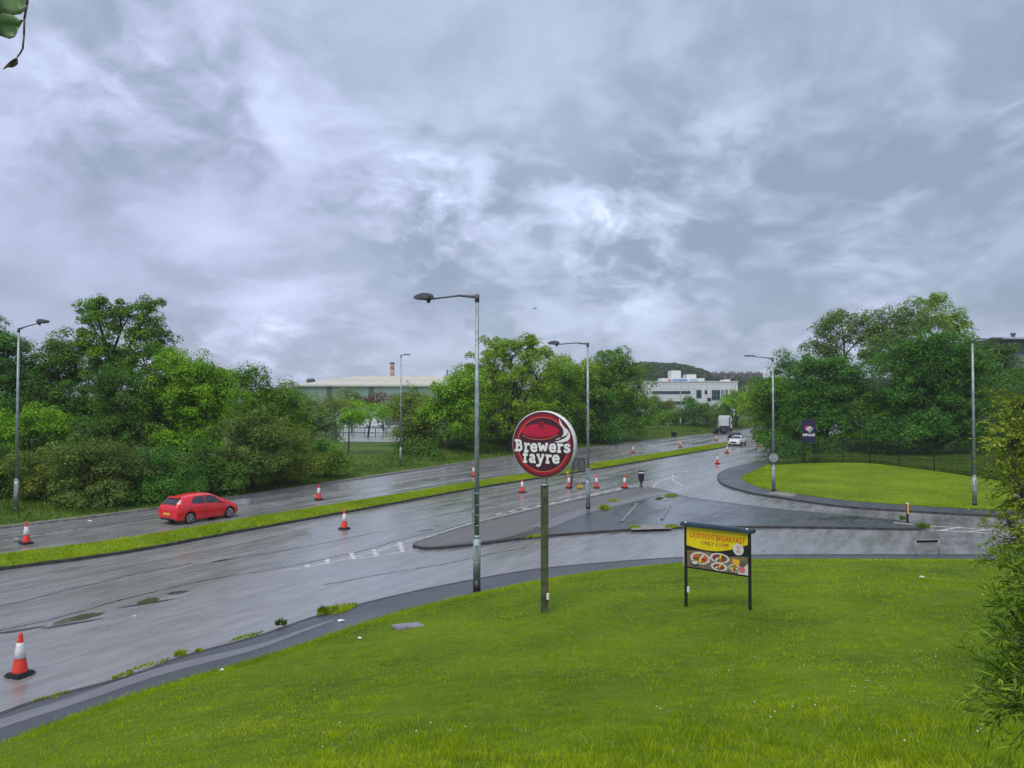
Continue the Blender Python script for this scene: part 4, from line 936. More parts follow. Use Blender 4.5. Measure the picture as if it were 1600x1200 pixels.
def ringband(name, r0, r1, y, mat, parent, n=96, th=.002, a0=0, a1=360, z0=0):
    pts = ell(0, z0, r1, r1, n, a0, a1); q = ell(0, z0, r0, r0, n, a0, a1)
    bm = bmesh.new(); V = []
    for p, s_ in zip(pts, q): V.append((bm.verts.new((p[0], y - th, p[1])), bm.verts.new((s_[0], y - th, s_[1]))))
    N_ = len(V)
    for i in range(N_ if a1 - a0 >= 360 else N_ - 1):
        a, b = V[i], V[(i + 1) % N_]; bm.faces.new((a[0], b[0], b[1], a[1]))
    bm.normal_update()
    for f_ in bm.faces:
        if f_.normal.y > 0: f_.normal_flip()
    me = bpy.data.meshes.new(name); bm.to_mesh(me); bm.free(); me.materials.append(mat); return link(name, me, parent)
def signmat(name, col, rough=.35): return pmat(name, col, rough, ns=3, na=.05)
M['maroon'] = signmat('maroon_face', (.060, .014, .030)); M['crim'] = signmat('crimson', (.36, .010, .035)); M['crim2'] = signmat('dark_crimson', (.20, .012, .030))
M['oran'] = signmat('orange_line', (.75, .17, .07)); M['lett'] = signmat('white_letter', (.78, .78, .80)); M['shadow'] = signmat('letter_outline', (.05, .02, .045))
# round sign
x, y, z = march(851, 957, h_bank, 5, 60)
sgn = empty('round_sign', (x, y, z), 0, 'round red and white pub sign on a mossy timber post in the near grass', 'sign')
SY = math.atan2(x, y)
k = y / 1200
ztop_post = CAMZ + (628 - 757) * k - z
MB().box((0, 0, (ztop_post - .2) / 2), (.165, .165, ztop_post + .2), bev=.012).build('post', M['wood'], sgn).rotation_euler = (0, 0, R(12))
MB().box((.075, -.10, .42), (.07, .05, .16), bev=.01).build('cable_box', M['white'], sgn)
zc = CAMZ + (628 - 694) * k - z; RAD = 52.0 * k
MB().cyl((0, 0, ztop_post - .02), (0, 0, zc - RAD + .04), .072, n=20).cyl((0, 0, ztop_post - .02), (0, 0, ztop_post + .02), .11, n=20).build('steel_stub', M['gal'], sgn)
disc = empty('tmp', (0, 0, 0))
T = .23
mb = MB(); n_ = 96
prof = [(RAD - .03, -T / 2), (RAD, -T / 2 + .02), (RAD, T / 2 - .02), (RAD - .03, T / 2)]
mb.lathe([(r_0, z_0) for r_0, z_0 in prof], n_)
bmesh.ops.rotate(mb.b, verts=mb.b.verts[:], cent=(0, 0, 0), matrix=Matrix.Rotation(R(90), 3, 'X'))
drum = mb.build('sign_drum', M['white'], sgn); bpy.data.objects.remove(disc)
ANG = R(24)
drum.location = (0, 0, zc); drum.rotation_euler = (0, 0, -ANG - 0.0)
yf = -T / 2 - .001
flat('sign_face', ell(0, 0, RAD * .975, RAD * .975, 96), yf, M['maroon'], drum, .003)
ringband('ring', RAD * .82, RAD * .93, yf - .004, M['crim'], drum)
ringband('ring_shade', RAD * .88, RAD * .93, yf - .0055, M['crim2'], drum)
ringband('ring_line', RAD * .80, RAD * .82, yf - .006, M['oran'], drum)
s = RAD
lid = [(-.74, .20), (-.70, .27), (-.58, .37), (-.40, .44), (-.15, .485), (.12, .485), (.35, .44), (.52, .38), (.66, .28), (.62, .20), (.45, .10), (.20, .055), (-.05, .04), (-.35, .06), (-.60, .12)]
M['lidc'] = signmat('lid_red', (.50, .010, .05))
flat('lid', [(a * .9 * s - .05 * s, b * .88 * s + .19 * s) for a, b in lid], yf - .008, M['lidc'], drum)
flat('lid_shade', [(a * .9 * s - .05 * s, b * .88 * s + .19 * s) for a, b in [(-.74, .195), (-.60, .115), (-.35, .055), (-.05, .035), (.20, .05), (.45, .095), (.63, .195), (.47, .055), (.20, .0), (-.05, -.02), (-.35, .0), (-.62, .07)]], yf - .0075, M['crim2'], drum)
rim_line = [(-.70 + 1.28 * i / 24, -.02 + .14 * abs((i / 24 - .46) * 2) ** 2.2) for i in range(25)]
flat('lid_line', [(a * .9 * s - .03 * s, (b + .17) * s) for a, b in rim_line] + [(a * .9 * s - .03 * s, (b + .152) * s) for a, b in rim_line[::-1]], yf - .0085, M['oran'], drum)
flat('lid_knob', [(a * s - .02 * s, b * s + .07 * s) for a, b in [(-.10, .44), (-.09, .50), (-.11, .55), (-.09, .59), (.05, .60), (.07, .56), (.05, .50), (.06, .44)]], yf - .010, M['crim2'], drum)
flat('lid_knob', ell(-.04 * s, .655 * s, .085 * s, .028 * s), yf - .0125, M['crim'], drum)
def bez(p, n=10):
    o = []
    for a, b, c in p:
        for i in range(n):
            t = i / n; o.append(((1 - t) ** 2 * a[0] + 2 * t * (1 - t) * b[0] + t * t * c[0], (1 - t) ** 2 * a[1] + 2 * t * (1 - t) * b[1] + t * t * c[1]))
    return [(x_ * s - .05 * s, z_ * s + .10 * s) for x_, z_ in o]
flat('steam', bez([((.58, .70), (.66, .45), (.86, .34)), ((.86, .34), (.88, .20), (.66, .13)), ((.66, .13), (.52, .10), (.46, .04)), ((.46, .04), (.64, .08), (.70, .20)), ((.70, .20), (.76, .32), (.62, .48)), ((.62, .48), (.57, .58), (.58, .70))]), yf - .013, M['lett'], drum)
flat('steam', bez([((.88, .33), (.98, .12), (.84, .03)), ((.84, .03), (.70, -.05), (.40, -.02)), ((.40, -.02), (.55, .0), (.68, .07)), ((.68, .07), (.88, .14), (.88, .33))]), yf - .0145, M['lett'], drum)
# heavy slab letters drawn as strokes (x-height 1)
W_ = .275
LET = {
 'B': (1.18, [((.34, .02), (.34, 1.38)), ((.02, .13), (.5, .13)), ((.02, 1.27), (.5, 1.27)), [(.34, 1.25), (.66, 1.25), (.82, 1.13), (.82, .90), (.66, .76), (.34, .76)], [(.34, .76), (.7, .76), (.92, .62), (.92, .32), (.72, .14), (.34, .14)]]),
 'r': (.86, [((.30, .02), (.30, .98)), ((.06, .10), (.56, .10)), ((.06, .90), (.34, .90)), [(.32, .62), (.44, .82), (.62, .88), (.78, .84)]]),
 'e': (.98, [[(.16, .50), (.80, .50), (.80, .66), (.66, .86), (.46, .88), (.26, .80), (.16, .60), (.16, .38), (.26, .18), (.48, .10), (.70, .14), (.84, .24)]]),
 'w': (1.42, [((.18, .90), (.40, .12)), ((.40, .12), (.68, .82)), ((.68, .82), (.96, .12)), ((.96, .12), (1.18, .90)), ((.02, .92), (.38, .92)), ((.98, .92), (1.34, .92))]),
 's': (.90, [[(.74, .76), (.60, .88), (.36, .89), (.20, .76), (.24, .60), (.44, .51), (.64, .44), (.74, .30), (.64, .15), (.42, .09), (.22, .14), (.12, .26)]]),
 'f': (.80, [((.34, .02), (.34, 1.05)), [(.34, 1.0), (.40, 1.24), (.56, 1.32), (.72, 1.28)], ((.06, .90), (.70, .90)), ((.08, .10), (.62, .10))]),
 'a': (1.0, [[(.20, .82), (.40, .90), (.60, .86), (.68, .70), (.68, .12)], [(.68, .52), (.44, .54), (.22, .44), (.18, .26), (.30, .12), (.50, .12), (.68, .26)], ((.66, .10), (.92, .10))]),
 'y': (1.08, [((.20, .90), (.50, .16)), [(.84, .90), (.52, .10), (.40, -.22), (.20, -.30), (.06, -.26)], ((.02, .92), (.40, .92)), ((.64, .92), (1.0, .92))]),
}
def stroke_word(word, h, width, cx, base, y0, w, mat, grow, parent, kern=.02):
    tot = sum(LET[c][0] for c in word) + kern * (len(word) - 1); kx = width / (tot * h)
    pos = -tot / 2
    for c in word:
        bm = bmesh.new(); q = 0
        for st_ in LET[c][1]:
            pts = [((cx + (pos + a) * h * kx), base + b * h) for a, b in st_]
            for p_, r_0 in zip(pts[:-1], pts[1:]):
                d = Vector((r_0[0] - p_[0], r_0[1] - p_[1])); L = d.length
                if L < 1e-6: continue
                d /= L; n = Vector((-d.y, d.x)); hw = (w * h + grow) / 2; e = hw * .55 if len(pts) > 2 else grow / 2
                a = Vector(p_) - d * e; b = Vector(r_0) + d * e
                yy = y0 - q * .00035; q += 1
                cs = [bm.verts.new((v.x, yy, v.y)) for v in (a - n * hw, b - n * hw, b + n * hw, a + n * hw)]
                bm.faces.new(cs)
        bm.normal_update()
        for f_ in bm.faces:
            if f_.normal.y > 0: f_.normal_flip()
        me = bpy.data.meshes.new('letter'); bm.to_mesh(me); bm.free(); me.materials.append(mat); link('letter' if not grow else 'letter_outline', me, parent)
        pos += LET[c][0] + kern
hB = RAD * .262
for y0, mat, grow in ((yf - .016, M['shadow'], .020), (yf - .021, M['lett'], 0.0)):
    stroke_word('Brewers', hB, RAD * 1.80, -.01 * s, -.225 * s, y0, W_, mat, grow, drum)
    stroke_word('fayre', hB, RAD * 1.20, -.05 * s, -.555 * s, y0 - .0005, W_, mat, grow, drum)
# poster board
xl, yl, zl = march(1072, 948, h_bank, 5, 60); xr, yr, zr = march(1172, 953, h_bank, 5, 60)
wpb = math.hypot(xr - xl, yr - yl); ang = math.atan2(yr - yl, xr - xl)
pb = empty('poster_board', ((xl + xr) / 2, (yl + yr) / 2, (zl + zr) / 2), ang, 'yellow breakfast poster board on two black posts in the near grass', 'poster board')
kz = ((yl + yr) / 2) / 1200; zz = lambda v, yy: CAMZ + (628 - v) * yy / 1200 - (zl + zr) / 2
top = (zz(823, yl) + zz(829, yr)) / 2; bot = (zz(887, yl) + zz(893, yr)) / 2
hw = wpb / 2
for sx_ in (-1, 1):
    MB().box((sx_ * hw, 0, top / 2 - .1), (.055, .06, top + .2), bev=.006).build('leg', M['black'], pb)
mb = MB(); cb = (0, 0, top + .045)
mb.prism([(-hw - .10, -.10, top + .0), (-hw - .10, -.09, top + .055), (-hw - .10, -.04, top + .085), (-hw - .10, .10, top + .085), (-hw - .10, .10, top)], (2 * hw + .20, 0, 0))
bmesh.ops.bevel(mb.b, geom=mb.b.edges[:], offset=.01, segments=2, affect='EDGES'); mb.build('canopy', M['navy'], pb)
for sx_ in (-1, 1): MB().cyl((sx_ * (hw - .03), -.06, top + .065), (sx_ * (hw - .03), -.06, top + .10), .022, n=12).build('light_cap', M['white'], pb)
MB().box((0, 0, bot - .02), (2 * hw - .055, .05, .035), bev=.004).build('bottom_rail', M['black'], pb)
MB().box((-hw - .045, .01, (top + bot) / 2), (.03, .03, top - bot), bev=.004).build('edge_strip', M['white'], pb)
pw = hw - .03; PH = top - bot
panel = MB().box((0, 0, (top + bot) / 2), (2 * pw, .02, PH), bev=.002).build('poster', pmat('table_brown', (.20, .15, .095), .45, ns=6, na=.3), pb)
yp = -.0105
M['yel'] = signmat('poster_yellow', (.76, .60, .008)); M['redt'] = signmat('poster_red', (.62, .075, .015)); M['brn'] = signmat('poster_brown', (.30, .04, .02)); M['dk'] = signmat('poster_dark', (.015, .016, .02))
M['plate'] = signmat('plate_white', (.62, .62, .60)); M['food'] = pmat('food_orange', (.50, .16, .04), .5, ns=30, na=.6); M['food2'] = pmat('food_brown', (.22, .07, .03), .5, ns=35, na=.6); M['juice'] = signmat('juice', (.80, .42, .02)); M['pink'] = signmat('badge_pink', (.65, .15, .16)); M['salad'] = pmat('food_green', (.28, .30, .06), .5, ns=30, na=.5)
U = lambda a, b: (-pw + 2 * pw * a, bot + PH * (1 - b))     # poster fractions from the top left
flat('dark_strip', [U(0, .36), U(1, .20), U(1, .56), U(.70, .62), U(.3, .57), U(0, .60)], yp - .001, M['dk'], panel)
curve_b = [U(0, .48)] + [U(t, .48 + .15 * math.sin(math.pi * t) - .20 * t) for t in np.linspace(0, 1, 20)]
flat('yellow_field', [U(0, .004)] + curve_b + [U(1, .004)], yp - .003, M['yel'], panel)
lk = lambda b: 2 * pw * b
flat('tablecloth_corner', [U(.83, 1), U(1, .72), U(1, 1)], yp - .0015, M['plate'], panel)
for (a, b, ra, rb, fm, fa) in ((.23, .76, .165, .15, 'food', .78), (.55, .69, .16, .12, 'food2', .75), (.54, .90, .135, .10, 'food2', .68), (.79, .87, .095, .09, 'salad', .8)):
    c = U(a, b); e_ = U(a, min(.985, b) + .0)
    pl_ = [(q_[0], max(q_[1], bot + .004)) for q_ in ell(c[0], c[1], lk(ra), PH * rb)]
    flat('plate_rim', pl_, yp - .004, M['plate'], panel)
    flat('food', [(c[0] + (q_[0] - c[0]) * (1 + .1 * math.sin(i * 2.2)), max(bot + .006, q_[1])) for i, q_ in enumerate(ell(c[0], c[1], lk(ra) * fa, PH * rb * fa))], yp - .0065, M[fm], panel)
    for j in range(5):
        a2 = j * 1.3 + a * 9; cc = (c[0] + math.cos(a2) * lk(ra) * .36, max(bot + .03, c[1] + math.sin(a2) * PH * rb * .36))
        flat('food', ell(cc[0], cc[1], lk(ra) * .24, PH * rb * .22, 14, ro=a2), yp - .009 - j * .0004, M[('food', 'food2', 'yel', 'crim', 'plate')[j]], panel)
c = U(.14, .895); flat('cup', ell(c[0], c[1], lk(.06), PH * .075), yp - .0046, M['dk'], panel); flat('cup', ell(c[0], c[1] + .012, lk(.05), PH * .045), yp - .008, M['plate'], panel)
flat('juice_glass', [U(.75, .66), U(.87, .66), U(.86, .80), U(.77, .80)], yp - .0042, M['juice'], panel)
c = U(.85, .42); flat('badge', ell(c[0], c[1], lk(.085), lk(.085)), yp - .0075, M['plate'], panel)
for i, w in enumerate(('KIDS', 'EAT', 'FREE')): text(w, .055, M['pink'], panel, (c[0], yp - .011, c[1] + .05 - .05 * i), None, width=.09 if i != 1 else .065)
c = U(.91, .89); flat('badge', ell(c[0], c[1], lk(.045), lk(.045)), yp - .0078, M['pink'], panel)
c = U(.25, .185); text('Unlimited', .25, M['redt'], panel, (c[0], yp - .007, c[1]), None, shear=.35, width=lk(.42), offset=0)
c = U(.725, .215); text('BREAKFAST', .185, M['redt'], panel, (c[0], yp - .007, c[1]), None, offset=.002, width=lk(.47))
c = U(.475, .37); text('ONLY £10.99', .115, M['brn'], panel, (c[0], yp - .007, c[1]), None, offset=0, width=lk(.44))
MB().box((-hw + .06, .0, .30), (.05, .05, .13), bev=.008).build('cable_box', M['white'], pb)
# dark blue sign board on two posts
xi, yi, zi = march(1264, 724, h_lawn, 40, 150)
ib = empty('sign_board', (xi, yi, zi), -R(12), 'dark blue sign board on two thin posts before the right-hand trees', 'sign')
k = yi / 1200; bw, bh = 20.5 * k, 35 * k; bz = CAMZ + (628 - 673) * k - zi
M['ind'] = signmat('indigo', (.018, .018, .060)); M['mag'] = signmat('magenta', (.62, .06, .22)); M['mint'] = signmat('mint', (.38, .62, .55))
for sx_ in (-.42, .42): MB().cyl((sx_ * bw, .06, -.2), (sx_ * bw, .06, bz + bh * .45), .045, n=10).build('post', M['black'], ib)
bd = MB().box((0, 0, bz), (bw, .07, bh), bev=.01).build('board', M['ind'], ib)
text('IMPULSE', .30, M['lett'], bd, (0, -.04, bz - bh * .19), None, width=bw * .88, offset=.012, extrude=.004)
for j in range(4):
    o_ = j * .105
    flat('emblem', [(-.42 + o_, bz + .28 - o_ * .9), (-.16 + o_ * .8, bz + .50 - o_ * .3), (-.08 + o_ * .8, bz + .45 - o_ * .3), (-.34 + o_, bz + .20 - o_ * .9)], -.041 - .001 * j, M['mag'], bd)
    flat('emblem', [(-.28 + o_, bz + .14 - o_ * .9), (.10 + o_ * .9, bz + .48 - o_ * .55), (.16 + o_ * .9, bz + .44 - o_ * .55), (-.23 + o_, bz + .08 - o_ * .9)], -.046 - .001 * j, M['mint'] if j > 1 else M['lett'], bd)
# back of a temporary road sign
x, y = G(905, 764, 0)
fr = empty('temporary_sign', (x, y, .006), -R(12), 'temporary road sign seen from behind on a black folding frame, weighted by yellow bags', 'road sign')
k = y / 1200
for sx_, tx, dy0, dy1 in ((-.62, -.46, -.45, 0), (.62, .46, -.45, 0), (-.62, -.46, .45, 0), (.62, .46, .45, 0)):
    MB().cyl((sx_, dy0, 0), (tx, dy1, 1.55), .03, n=8).build('frame_leg', M['black'], fr)
mb = MB(); mb.cyl((-.60, -.32, .42), (.60, -.32, .42), .018, n=8).cyl((-.55, -.2, .85), (.55, -.2, .85), .018, n=8).cyl((-.60, .32, .42), (.60, .32, .42), .018, n=8)
for sx_ in (-.46, .46): mb.cyl((sx_, -.03, 1.5), (sx_ * .85, -.03, 2.25), .02, n=8)
mb.cyl((-.46, -.03, 2.25), (.46, -.03, 2.25), .018, n=8).cyl((0, -.035, 1.45), (0, -.035, 2.22), .02, n=8); mb.build('frame_rails', M['black'], fr)
MB().prism([(-.66, .0, 1.36), (.50, 0, 1.36), (.46, 0, 2.22), (-.46, 0, 2.22)], (0, .015, 0)).build('sign_plate', M['gald'], fr)
ylw = pmat('sand_bag_yellow', (.60, .40, .05), .8, ns=20, na=.4)
mb = MB(); 
for dx_, dz_, r_0 in ((-.08, .16, .17), (.12, .14, .16), (0.02, .32, .13)): mb.lathe([(.01, -r_0 * .8), (r_0 * .8, -r_0 * .6), (r_0, 0), (r_0 * .75, r_0 * .6), (.02, r_0 * .8)], 12, (dx_, -.1, dz_))
b_ = mb.build('sand_bag', ylw); b_.location = (x + .03, y, .01); tag(b_, 'yellow and brown sand bags piled at the foot of the folding sign frame', 'sand bags')
# flashing lamp / hi-vis bag on the cone left of the frame
x, y = G(887, 763, 0)
b_ = MB().lathe([(.02, 1.02), (.06, 1.03), (.075, 1.12), (.07, 1.2), (.03, 1.23)], 14).box((0, 0, 1.14), (.20, .10, .20), bev=.03).build('warning_lamp', ylw); b_.location = (x, y, .006); b_.scale = (1, 1, 1)
tag(b_, 'yellow warning lamp sitting on the cone left of the folding sign frame', 'warning lamp')
# black bollard on the island nose
x, y = G(1002, 761, .12)
bo = empty('bollard', (x, y, .115), -R(10), 'black flared keep-left bollard with a pale band at the nose of the island', 'bollard')
k = y / 1200
MB().lathe([(.16, 0), (.16, .06), (.07, .09), (.07, .34), (.12, .42)], 20).build('stem', M['black'], bo)
mb = MB(); mb.prism([(-.10, -.08, .36), (.10, -.08, .36), (.22, -.08, .62), (.22, -.08, 1.22), (-.22, -.08, 1.22), (-.22, -.08, .62)], (0, .16, 0)); bmesh.ops.bevel(mb.b, geom=mb.b.edges[:], offset=.02, segments=2, affect='EDGES'); mb.build('shell', M['black'], bo)
MB().box((0, -.085, 1.07), (.38, .012, .09), bev=.004).build('reflective_band', M['sleeve'], bo)
MB().box((0, 0, .004), (.8, .6, .02), bev=.004).build('base_slab', M['slab'], bo)
# yellow and black bollard
x, y = G(1418, 817, .12)
yb_ = empty('reflective_post', (x, y, .12), 0, 'slim black post with a yellow reflector at the right end of the island', 'bollard')
MB().lathe([(.055, 0), (.055, .95), (.045, 1.08), (.01, 1.10)], 16).build('post', M['black'], yb_)
MB().box((0, -.055, .72), (.095, .03, .50), bev=.01).build('reflector', pmat('amber', (.78, .36, .02), .35, ns=5, na=.1), yb_)
MB().lathe([(.058, .98), (.06, .99), (.05, 1.06)], 16).build('cap', M['white'], yb_)
# low nameplate frame by the near footway on the right
xl, yl = G(1431, 867, .12); xr, yr = G(1467, 866, .12)
nf = empty('plate_frame', ((xl + xr) / 2, (yl + yr) / 2, .12), math.atan2(yr - yl, xr - xl), 'low grey nameplate frame on two legs at the near footway on the right', 'nameplate')
w = math.hypot(xr - xl, yr - yl) / 2
for sx_ in (-w, w): MB().cyl((sx_, 0, -.12), (sx_, 0, .62), .024, n=10).build('leg', M['gal'], nf)
MB().box((0, .0, .60), (2 * w + .06, .05, .035), bev=.006).build('top_rail', M['gal'], nf)
MB().box((0, .02, .535), (2 * w - .05, .02, .09), bev=.004).build('plate', M['black'], nf)
# access cover in the near grass
x, y, z = march(637, 980, h_bank, 5, 60)
sl_ = (float(h_bank(np.array([x]), np.array([y + .3]))[0]) - float(h_bank(np.array([x]), np.array([y - .3]))[0])) / .6
ac = empty('access_cover', (x, y, z + .05), R(20), 'square pale grey access cover set in the near grass left of the round sign', 'access cover'); 
MB().box((0, 0, -.03), (.74, .66, .07), rot=(math.atan(sl_), 0, 0), bev=.01).build('frame', M['slab'], ac)
MB().box((0, 0, .008), (.62, .54, .02), rot=(math.atan(sl_), 0, 0), bev=.004).build('lid', pmat('cover_steel', (.27, .26, .29), .5, .2, ns=9, na=.2), ac)
# litter
paper = pmat('paper_white', (.7, .7, .7), .6)
for (u, v, hf, r_0, lab) in ((328, 837, None, .12, 'white scrap of litter on the near carriageway below the red car'), (532, 970, 'p', .11, 'crumpled white litter on the near footway below the long weed clump'), (347, 1050, 'b', .06, 'small white litter at the edge of the near grass on the left'), (1440, 904, 'b', .10, 'white litter on the near grass below the low nameplate frame'), (140, 814, None, .14, 'white scrap of litter on the far carriageway left of the red car'), (562, 1000, 'b', .06, 'tiny white litter on the near grass left of the access cover'), (210, 963, None, .05, 'small white fragments beside the brownish puddles')):
    if hf == 'b': x, y, z = march(u, v, h_bank, 5, 60); z += .04
    else: z = .12 if hf == 'p' else .008; x, y = G(u, v, z)
    mb = MB(); pts = [(math.cos(a) * r_0 * random.uniform(.6, 1.2), math.sin(a) * r_0 * random.uniform(.4, .9), random.uniform(0, .02)) for a in np.linspace(0, 6.28, 8)[:-1]]
    top_ = (0, 0, .05)
    for i in range(7): mb.face([pts[i], pts[(i + 1) % 7], top_])
    mb.face(pts[::-1]); bmesh.ops.remove_doubles(mb.b, verts=mb.b.verts[:], dist=.001)
    o = mb.build('litter', paper); o.location = (x, y, z); tag(o, lab, 'litter', 'scraps of litter')
# grit bin on the verge
x, y = G(1053, 681, .3)
gb = empty('grit_bin', (x, y, float(h_verge(np.array([x]), np.array([y]))[0]) - .15), -R(20), 'dark bin standing on the far verge in front of the white office block', 'bin')
mb = MB(); mb.prism([(-.38, -.35, 0), (.38, -.35, 0), (.50, -.35, 1.0), (-.50, -.35, 1.0)], (0, .7, 0)); bmesh.ops.bevel(mb.b, geom=mb.b.edges[:], offset=.04, segments=2, affect='EDGES'); mb.build('body', M['black'], gb)
MB().box((0, 0, 1.04), (1.08, .78, .08), bev=.03).build('lid', M['gald'], gb)
x, y = (1043 - 800) / 1200 * 155, 155
MB().box((0, 0, .8), (.14, .14, 1.8), bev=.01).build('marker_post', M['slab']).location = (x, y, .6); tag(bpy.data.objects['marker_post'], 'short pale marker post on the verge left of the dark bin', 'post')
# ------------------------------------------------------------------ cars: a lofted skin, panes and lamps cut from the same surface
class Skin:
    def __init__(s, st, hw=None):
        # station: x, zb, w_sill, w_mid, z_sh, w_sh, z_roof, w_roof
        s.xs = np.array([q[0] for q in st]); ring = []
        for (x, zb, ws, wm, zs, wsh, zr, wr) in st:
            h = [(0, zb), (ws * .86, zb), (ws, zb + .07 * min(1, (zs - zb))), (wm, zb + (zs - zb) * .55), (wsh, zs), (wr + (wsh - wr) * .12, zr - (zr - zs) * .16), (wr * .62, zr), (0, zr + .012)]
            ring.append(h)
        s.h = np.array(ring)              # S x 8 x 2
        s.t = np.array(st)[:, 0]
    def pt(s, a, t):
        """a: station coordinate, t: 0..14 round the ring"""
        m = 1
        if t > 7: t = 14 - t; m = -1
        def cr(arr, q):
            n = len(arr) - 1; i = int(min(max(math.floor(q), 0), n - 1)); f_ = q - i
            p0 = arr[max(i - 1, 0)]; p1 = arr[i]; p2 = arr[i + 1]; p3 = arr[min(i + 2, n)]
            lin = p1 * (1 - f_) + p2 * f_
            c = .5 * (2 * p1 + (p2 - p0) * f_ + (2 * p0 - 5 * p1 + 4 * p2 - p3) * f_ ** 2 + (3 * p1 - p0 - 3 * p2 + p3) * f_ ** 3)
            return lin * .35 + c * .65
        prof = np.array([[cr(s.h[:, j, 0], a), cr(s.h[:, j, 1], a)] for j in range(8)])
        yv = cr(prof[:, 0], t) * m; zv = cr(prof[:, 1], t); x = cr(s.xs, a)
        if t in (0, 7): yv = 0.0
        return Vector((x, yv, zv))
    def nrm(s, a, t):
        e = .04; n = len(s.xs) - 1
        u = s.pt(min(a + e, n), t) - s.pt(max(a - e, 0), t); v = s.pt(a, min(t + e, 14)) - s.pt(a, max(t - e, 0))
        q = u.cross(v); 
        if q.length < 1e-9: return Vector((0, 0, 1))
        q.normalize(); c = s.pt(a, t); 
        if q.dot(c - Vector((c.x * .9, 0, .75))) < 0: q = -q
        return q
    def body(s, name, mat, parent, wheels, wr, ns=5, nt=6, wid=.9):
        na = (len(s.xs) - 1) * ns + 1; ntt = 14 * nt; V = []; F = []
        for i in range(na):
            for j in range(ntt): V.append(s.pt(i / ns, j / nt))
        for i in range(na - 1):
            for j in range(ntt): F.append((i * ntt + j, (i + 1) * ntt + j, (i + 1) * ntt + (j + 1) % ntt, i * ntt + (j + 1) % ntt))
        F.append(tuple(range(ntt))[::-1]); F.append(tuple((na - 1) * ntt + j for j in range(ntt)))
        me = bpy.data.meshes.new(name); me.from_pydata([tuple(v) for v in V], [], F)
        bm = bmesh.new(); bm.from_mesh(me); bmesh.ops.recalc_face_normals(bm, faces=bm.faces[:])
        for f_ in bm.faces: f_.smooth = True
        bm.to_mesh(me); bm.free(); me.materials.append(mat); me.materials.append(M['black']); o = link(name, me)
        cut = MB(); cut.mi = 1
        for wx in wheels:
            for sy in (-1, 1): cut.cyl((wx, sy * wid * .55, wr + .01), (wx, sy * wid * 1.3, wr + .01), wr * 1.16, n=32)
        c = cut.build('cut', [mat, M['black']]); md = o.modifiers.new('b', 'BOOLEAN'); md.object = c; md.operation = 'DIFFERENCE'; md.solver = 'EXACT'
        bpy.context.view_layer.update()
        me2 = bpy.data.meshes.new_from_object(o.evaluated_get(bpy.context.evaluated_depsgraph_get()))
        bpy.data.objects.remove(o); bpy.data.objects.remove(c)
        return link(name, me2, parent)
    def patch(s, name, q, mat, parent, off=.006, n=8, m=8, flip=False):
        """q: four (a, t) corners; patch follows the skin, off metres proud"""
        V = []; F = []
        for i in range(n + 1):
            for j in range(m + 1):
                u, v = i / n, j / m
                a = (q[0][0] * (1 - u) + q[1][0] * u) * (1 - v) + (q[3][0] * (1 - u) + q[2][0] * u) * v
                t = (q[0][1] * (1 - u) + q[1][1] * u) * (1 - v) + (q[3][1] * (1 - u) + q[2][1] * u) * v
                if flip: t = 14 - t
                V.append(tuple(s.pt(a, t) + s.nrm(a, t) * off))
        for i in range(n):
            for j in range(m): F.append((i * (m + 1) + j, (i + 1) * (m + 1) + j, (i + 1) * (m + 1) + j + 1, i * (m + 1) + j + 1))
        me = bpy.data.meshes.new(name); me.from_pydata(V, [], F)
        for p in me.polygons: p.use_smooth = True
        me.materials.append(mat); return link(name, me, parent)
def wheel(parent, x, sy, y, r, w=.19, rim='chrome'):
    t = MB(); t.cyl((x, sy * (y - w), r), (x, sy * (y - .015), r), r, n=32).cyl((x, sy * (y - .015), r), (x, sy * y, r), r, r * .93, n=32); o = t.build('wheel', M['rubber'], parent)
    m = MB(); m.cyl((x, sy * (y + .001), r), (x, sy * (y + .004), r), r * .66, n=28); m.build('rim_well', M['black'], o)
    m = MB()
    for k in range(5):
        a = k * 2 * math.pi / 5 + .3; d = Vector((math.cos(a), 0, math.sin(a)))
        for da in (-.16, .16):
            e = Vector((math.cos(a + da), 0, math.sin(a + da))); m.cyl(Vector((x, sy * (y + .012), r)) + d * r * .1, Vector((x, sy * (y + .012), r)) + e * r * .64, .017, .014, 6)
    m.cyl((x, sy * (y + .005), r), (x, sy * (y + .022), r), r * .13, n=14)
    rg = [(r * .70, y + .001), (r * .72, y + .012), (r * .63, y + .014), (r * .61, y + .003)]
    n = 32
    vs = [[m.b.verts.new((x + a * math.cos(2 * math.pi * i / n), sy * b, r + a * math.sin(2 * math.pi * i / n))) for i in range(n)] for a, b in rg]
    for a_, b_ in zip(vs[:-1], vs[1:]):
        for i in range(n): m.b.faces.new((a_[i], a_[(i + 1) % n], b_[(i + 1) % n], b_[i]))
    m.build('rim', M[rim], o)
redp = pmat('red_car_paint', (.72, .012, .022), .22, ns=2, na=.04, coat=.6)
lampw = glassmat('lamp_lens', (.55, .50, .52), .12); lampr = glassmat('red_lens', (.45, .03, .03), .15); plateY = signmat('yellow_plate', (.75, .50, .03)); 
def place_car(name, u, v, heading, label):
    x, y = G(u, v, 0); return empty(name, (x, y, .006), R(90) - heading, label, 'car')
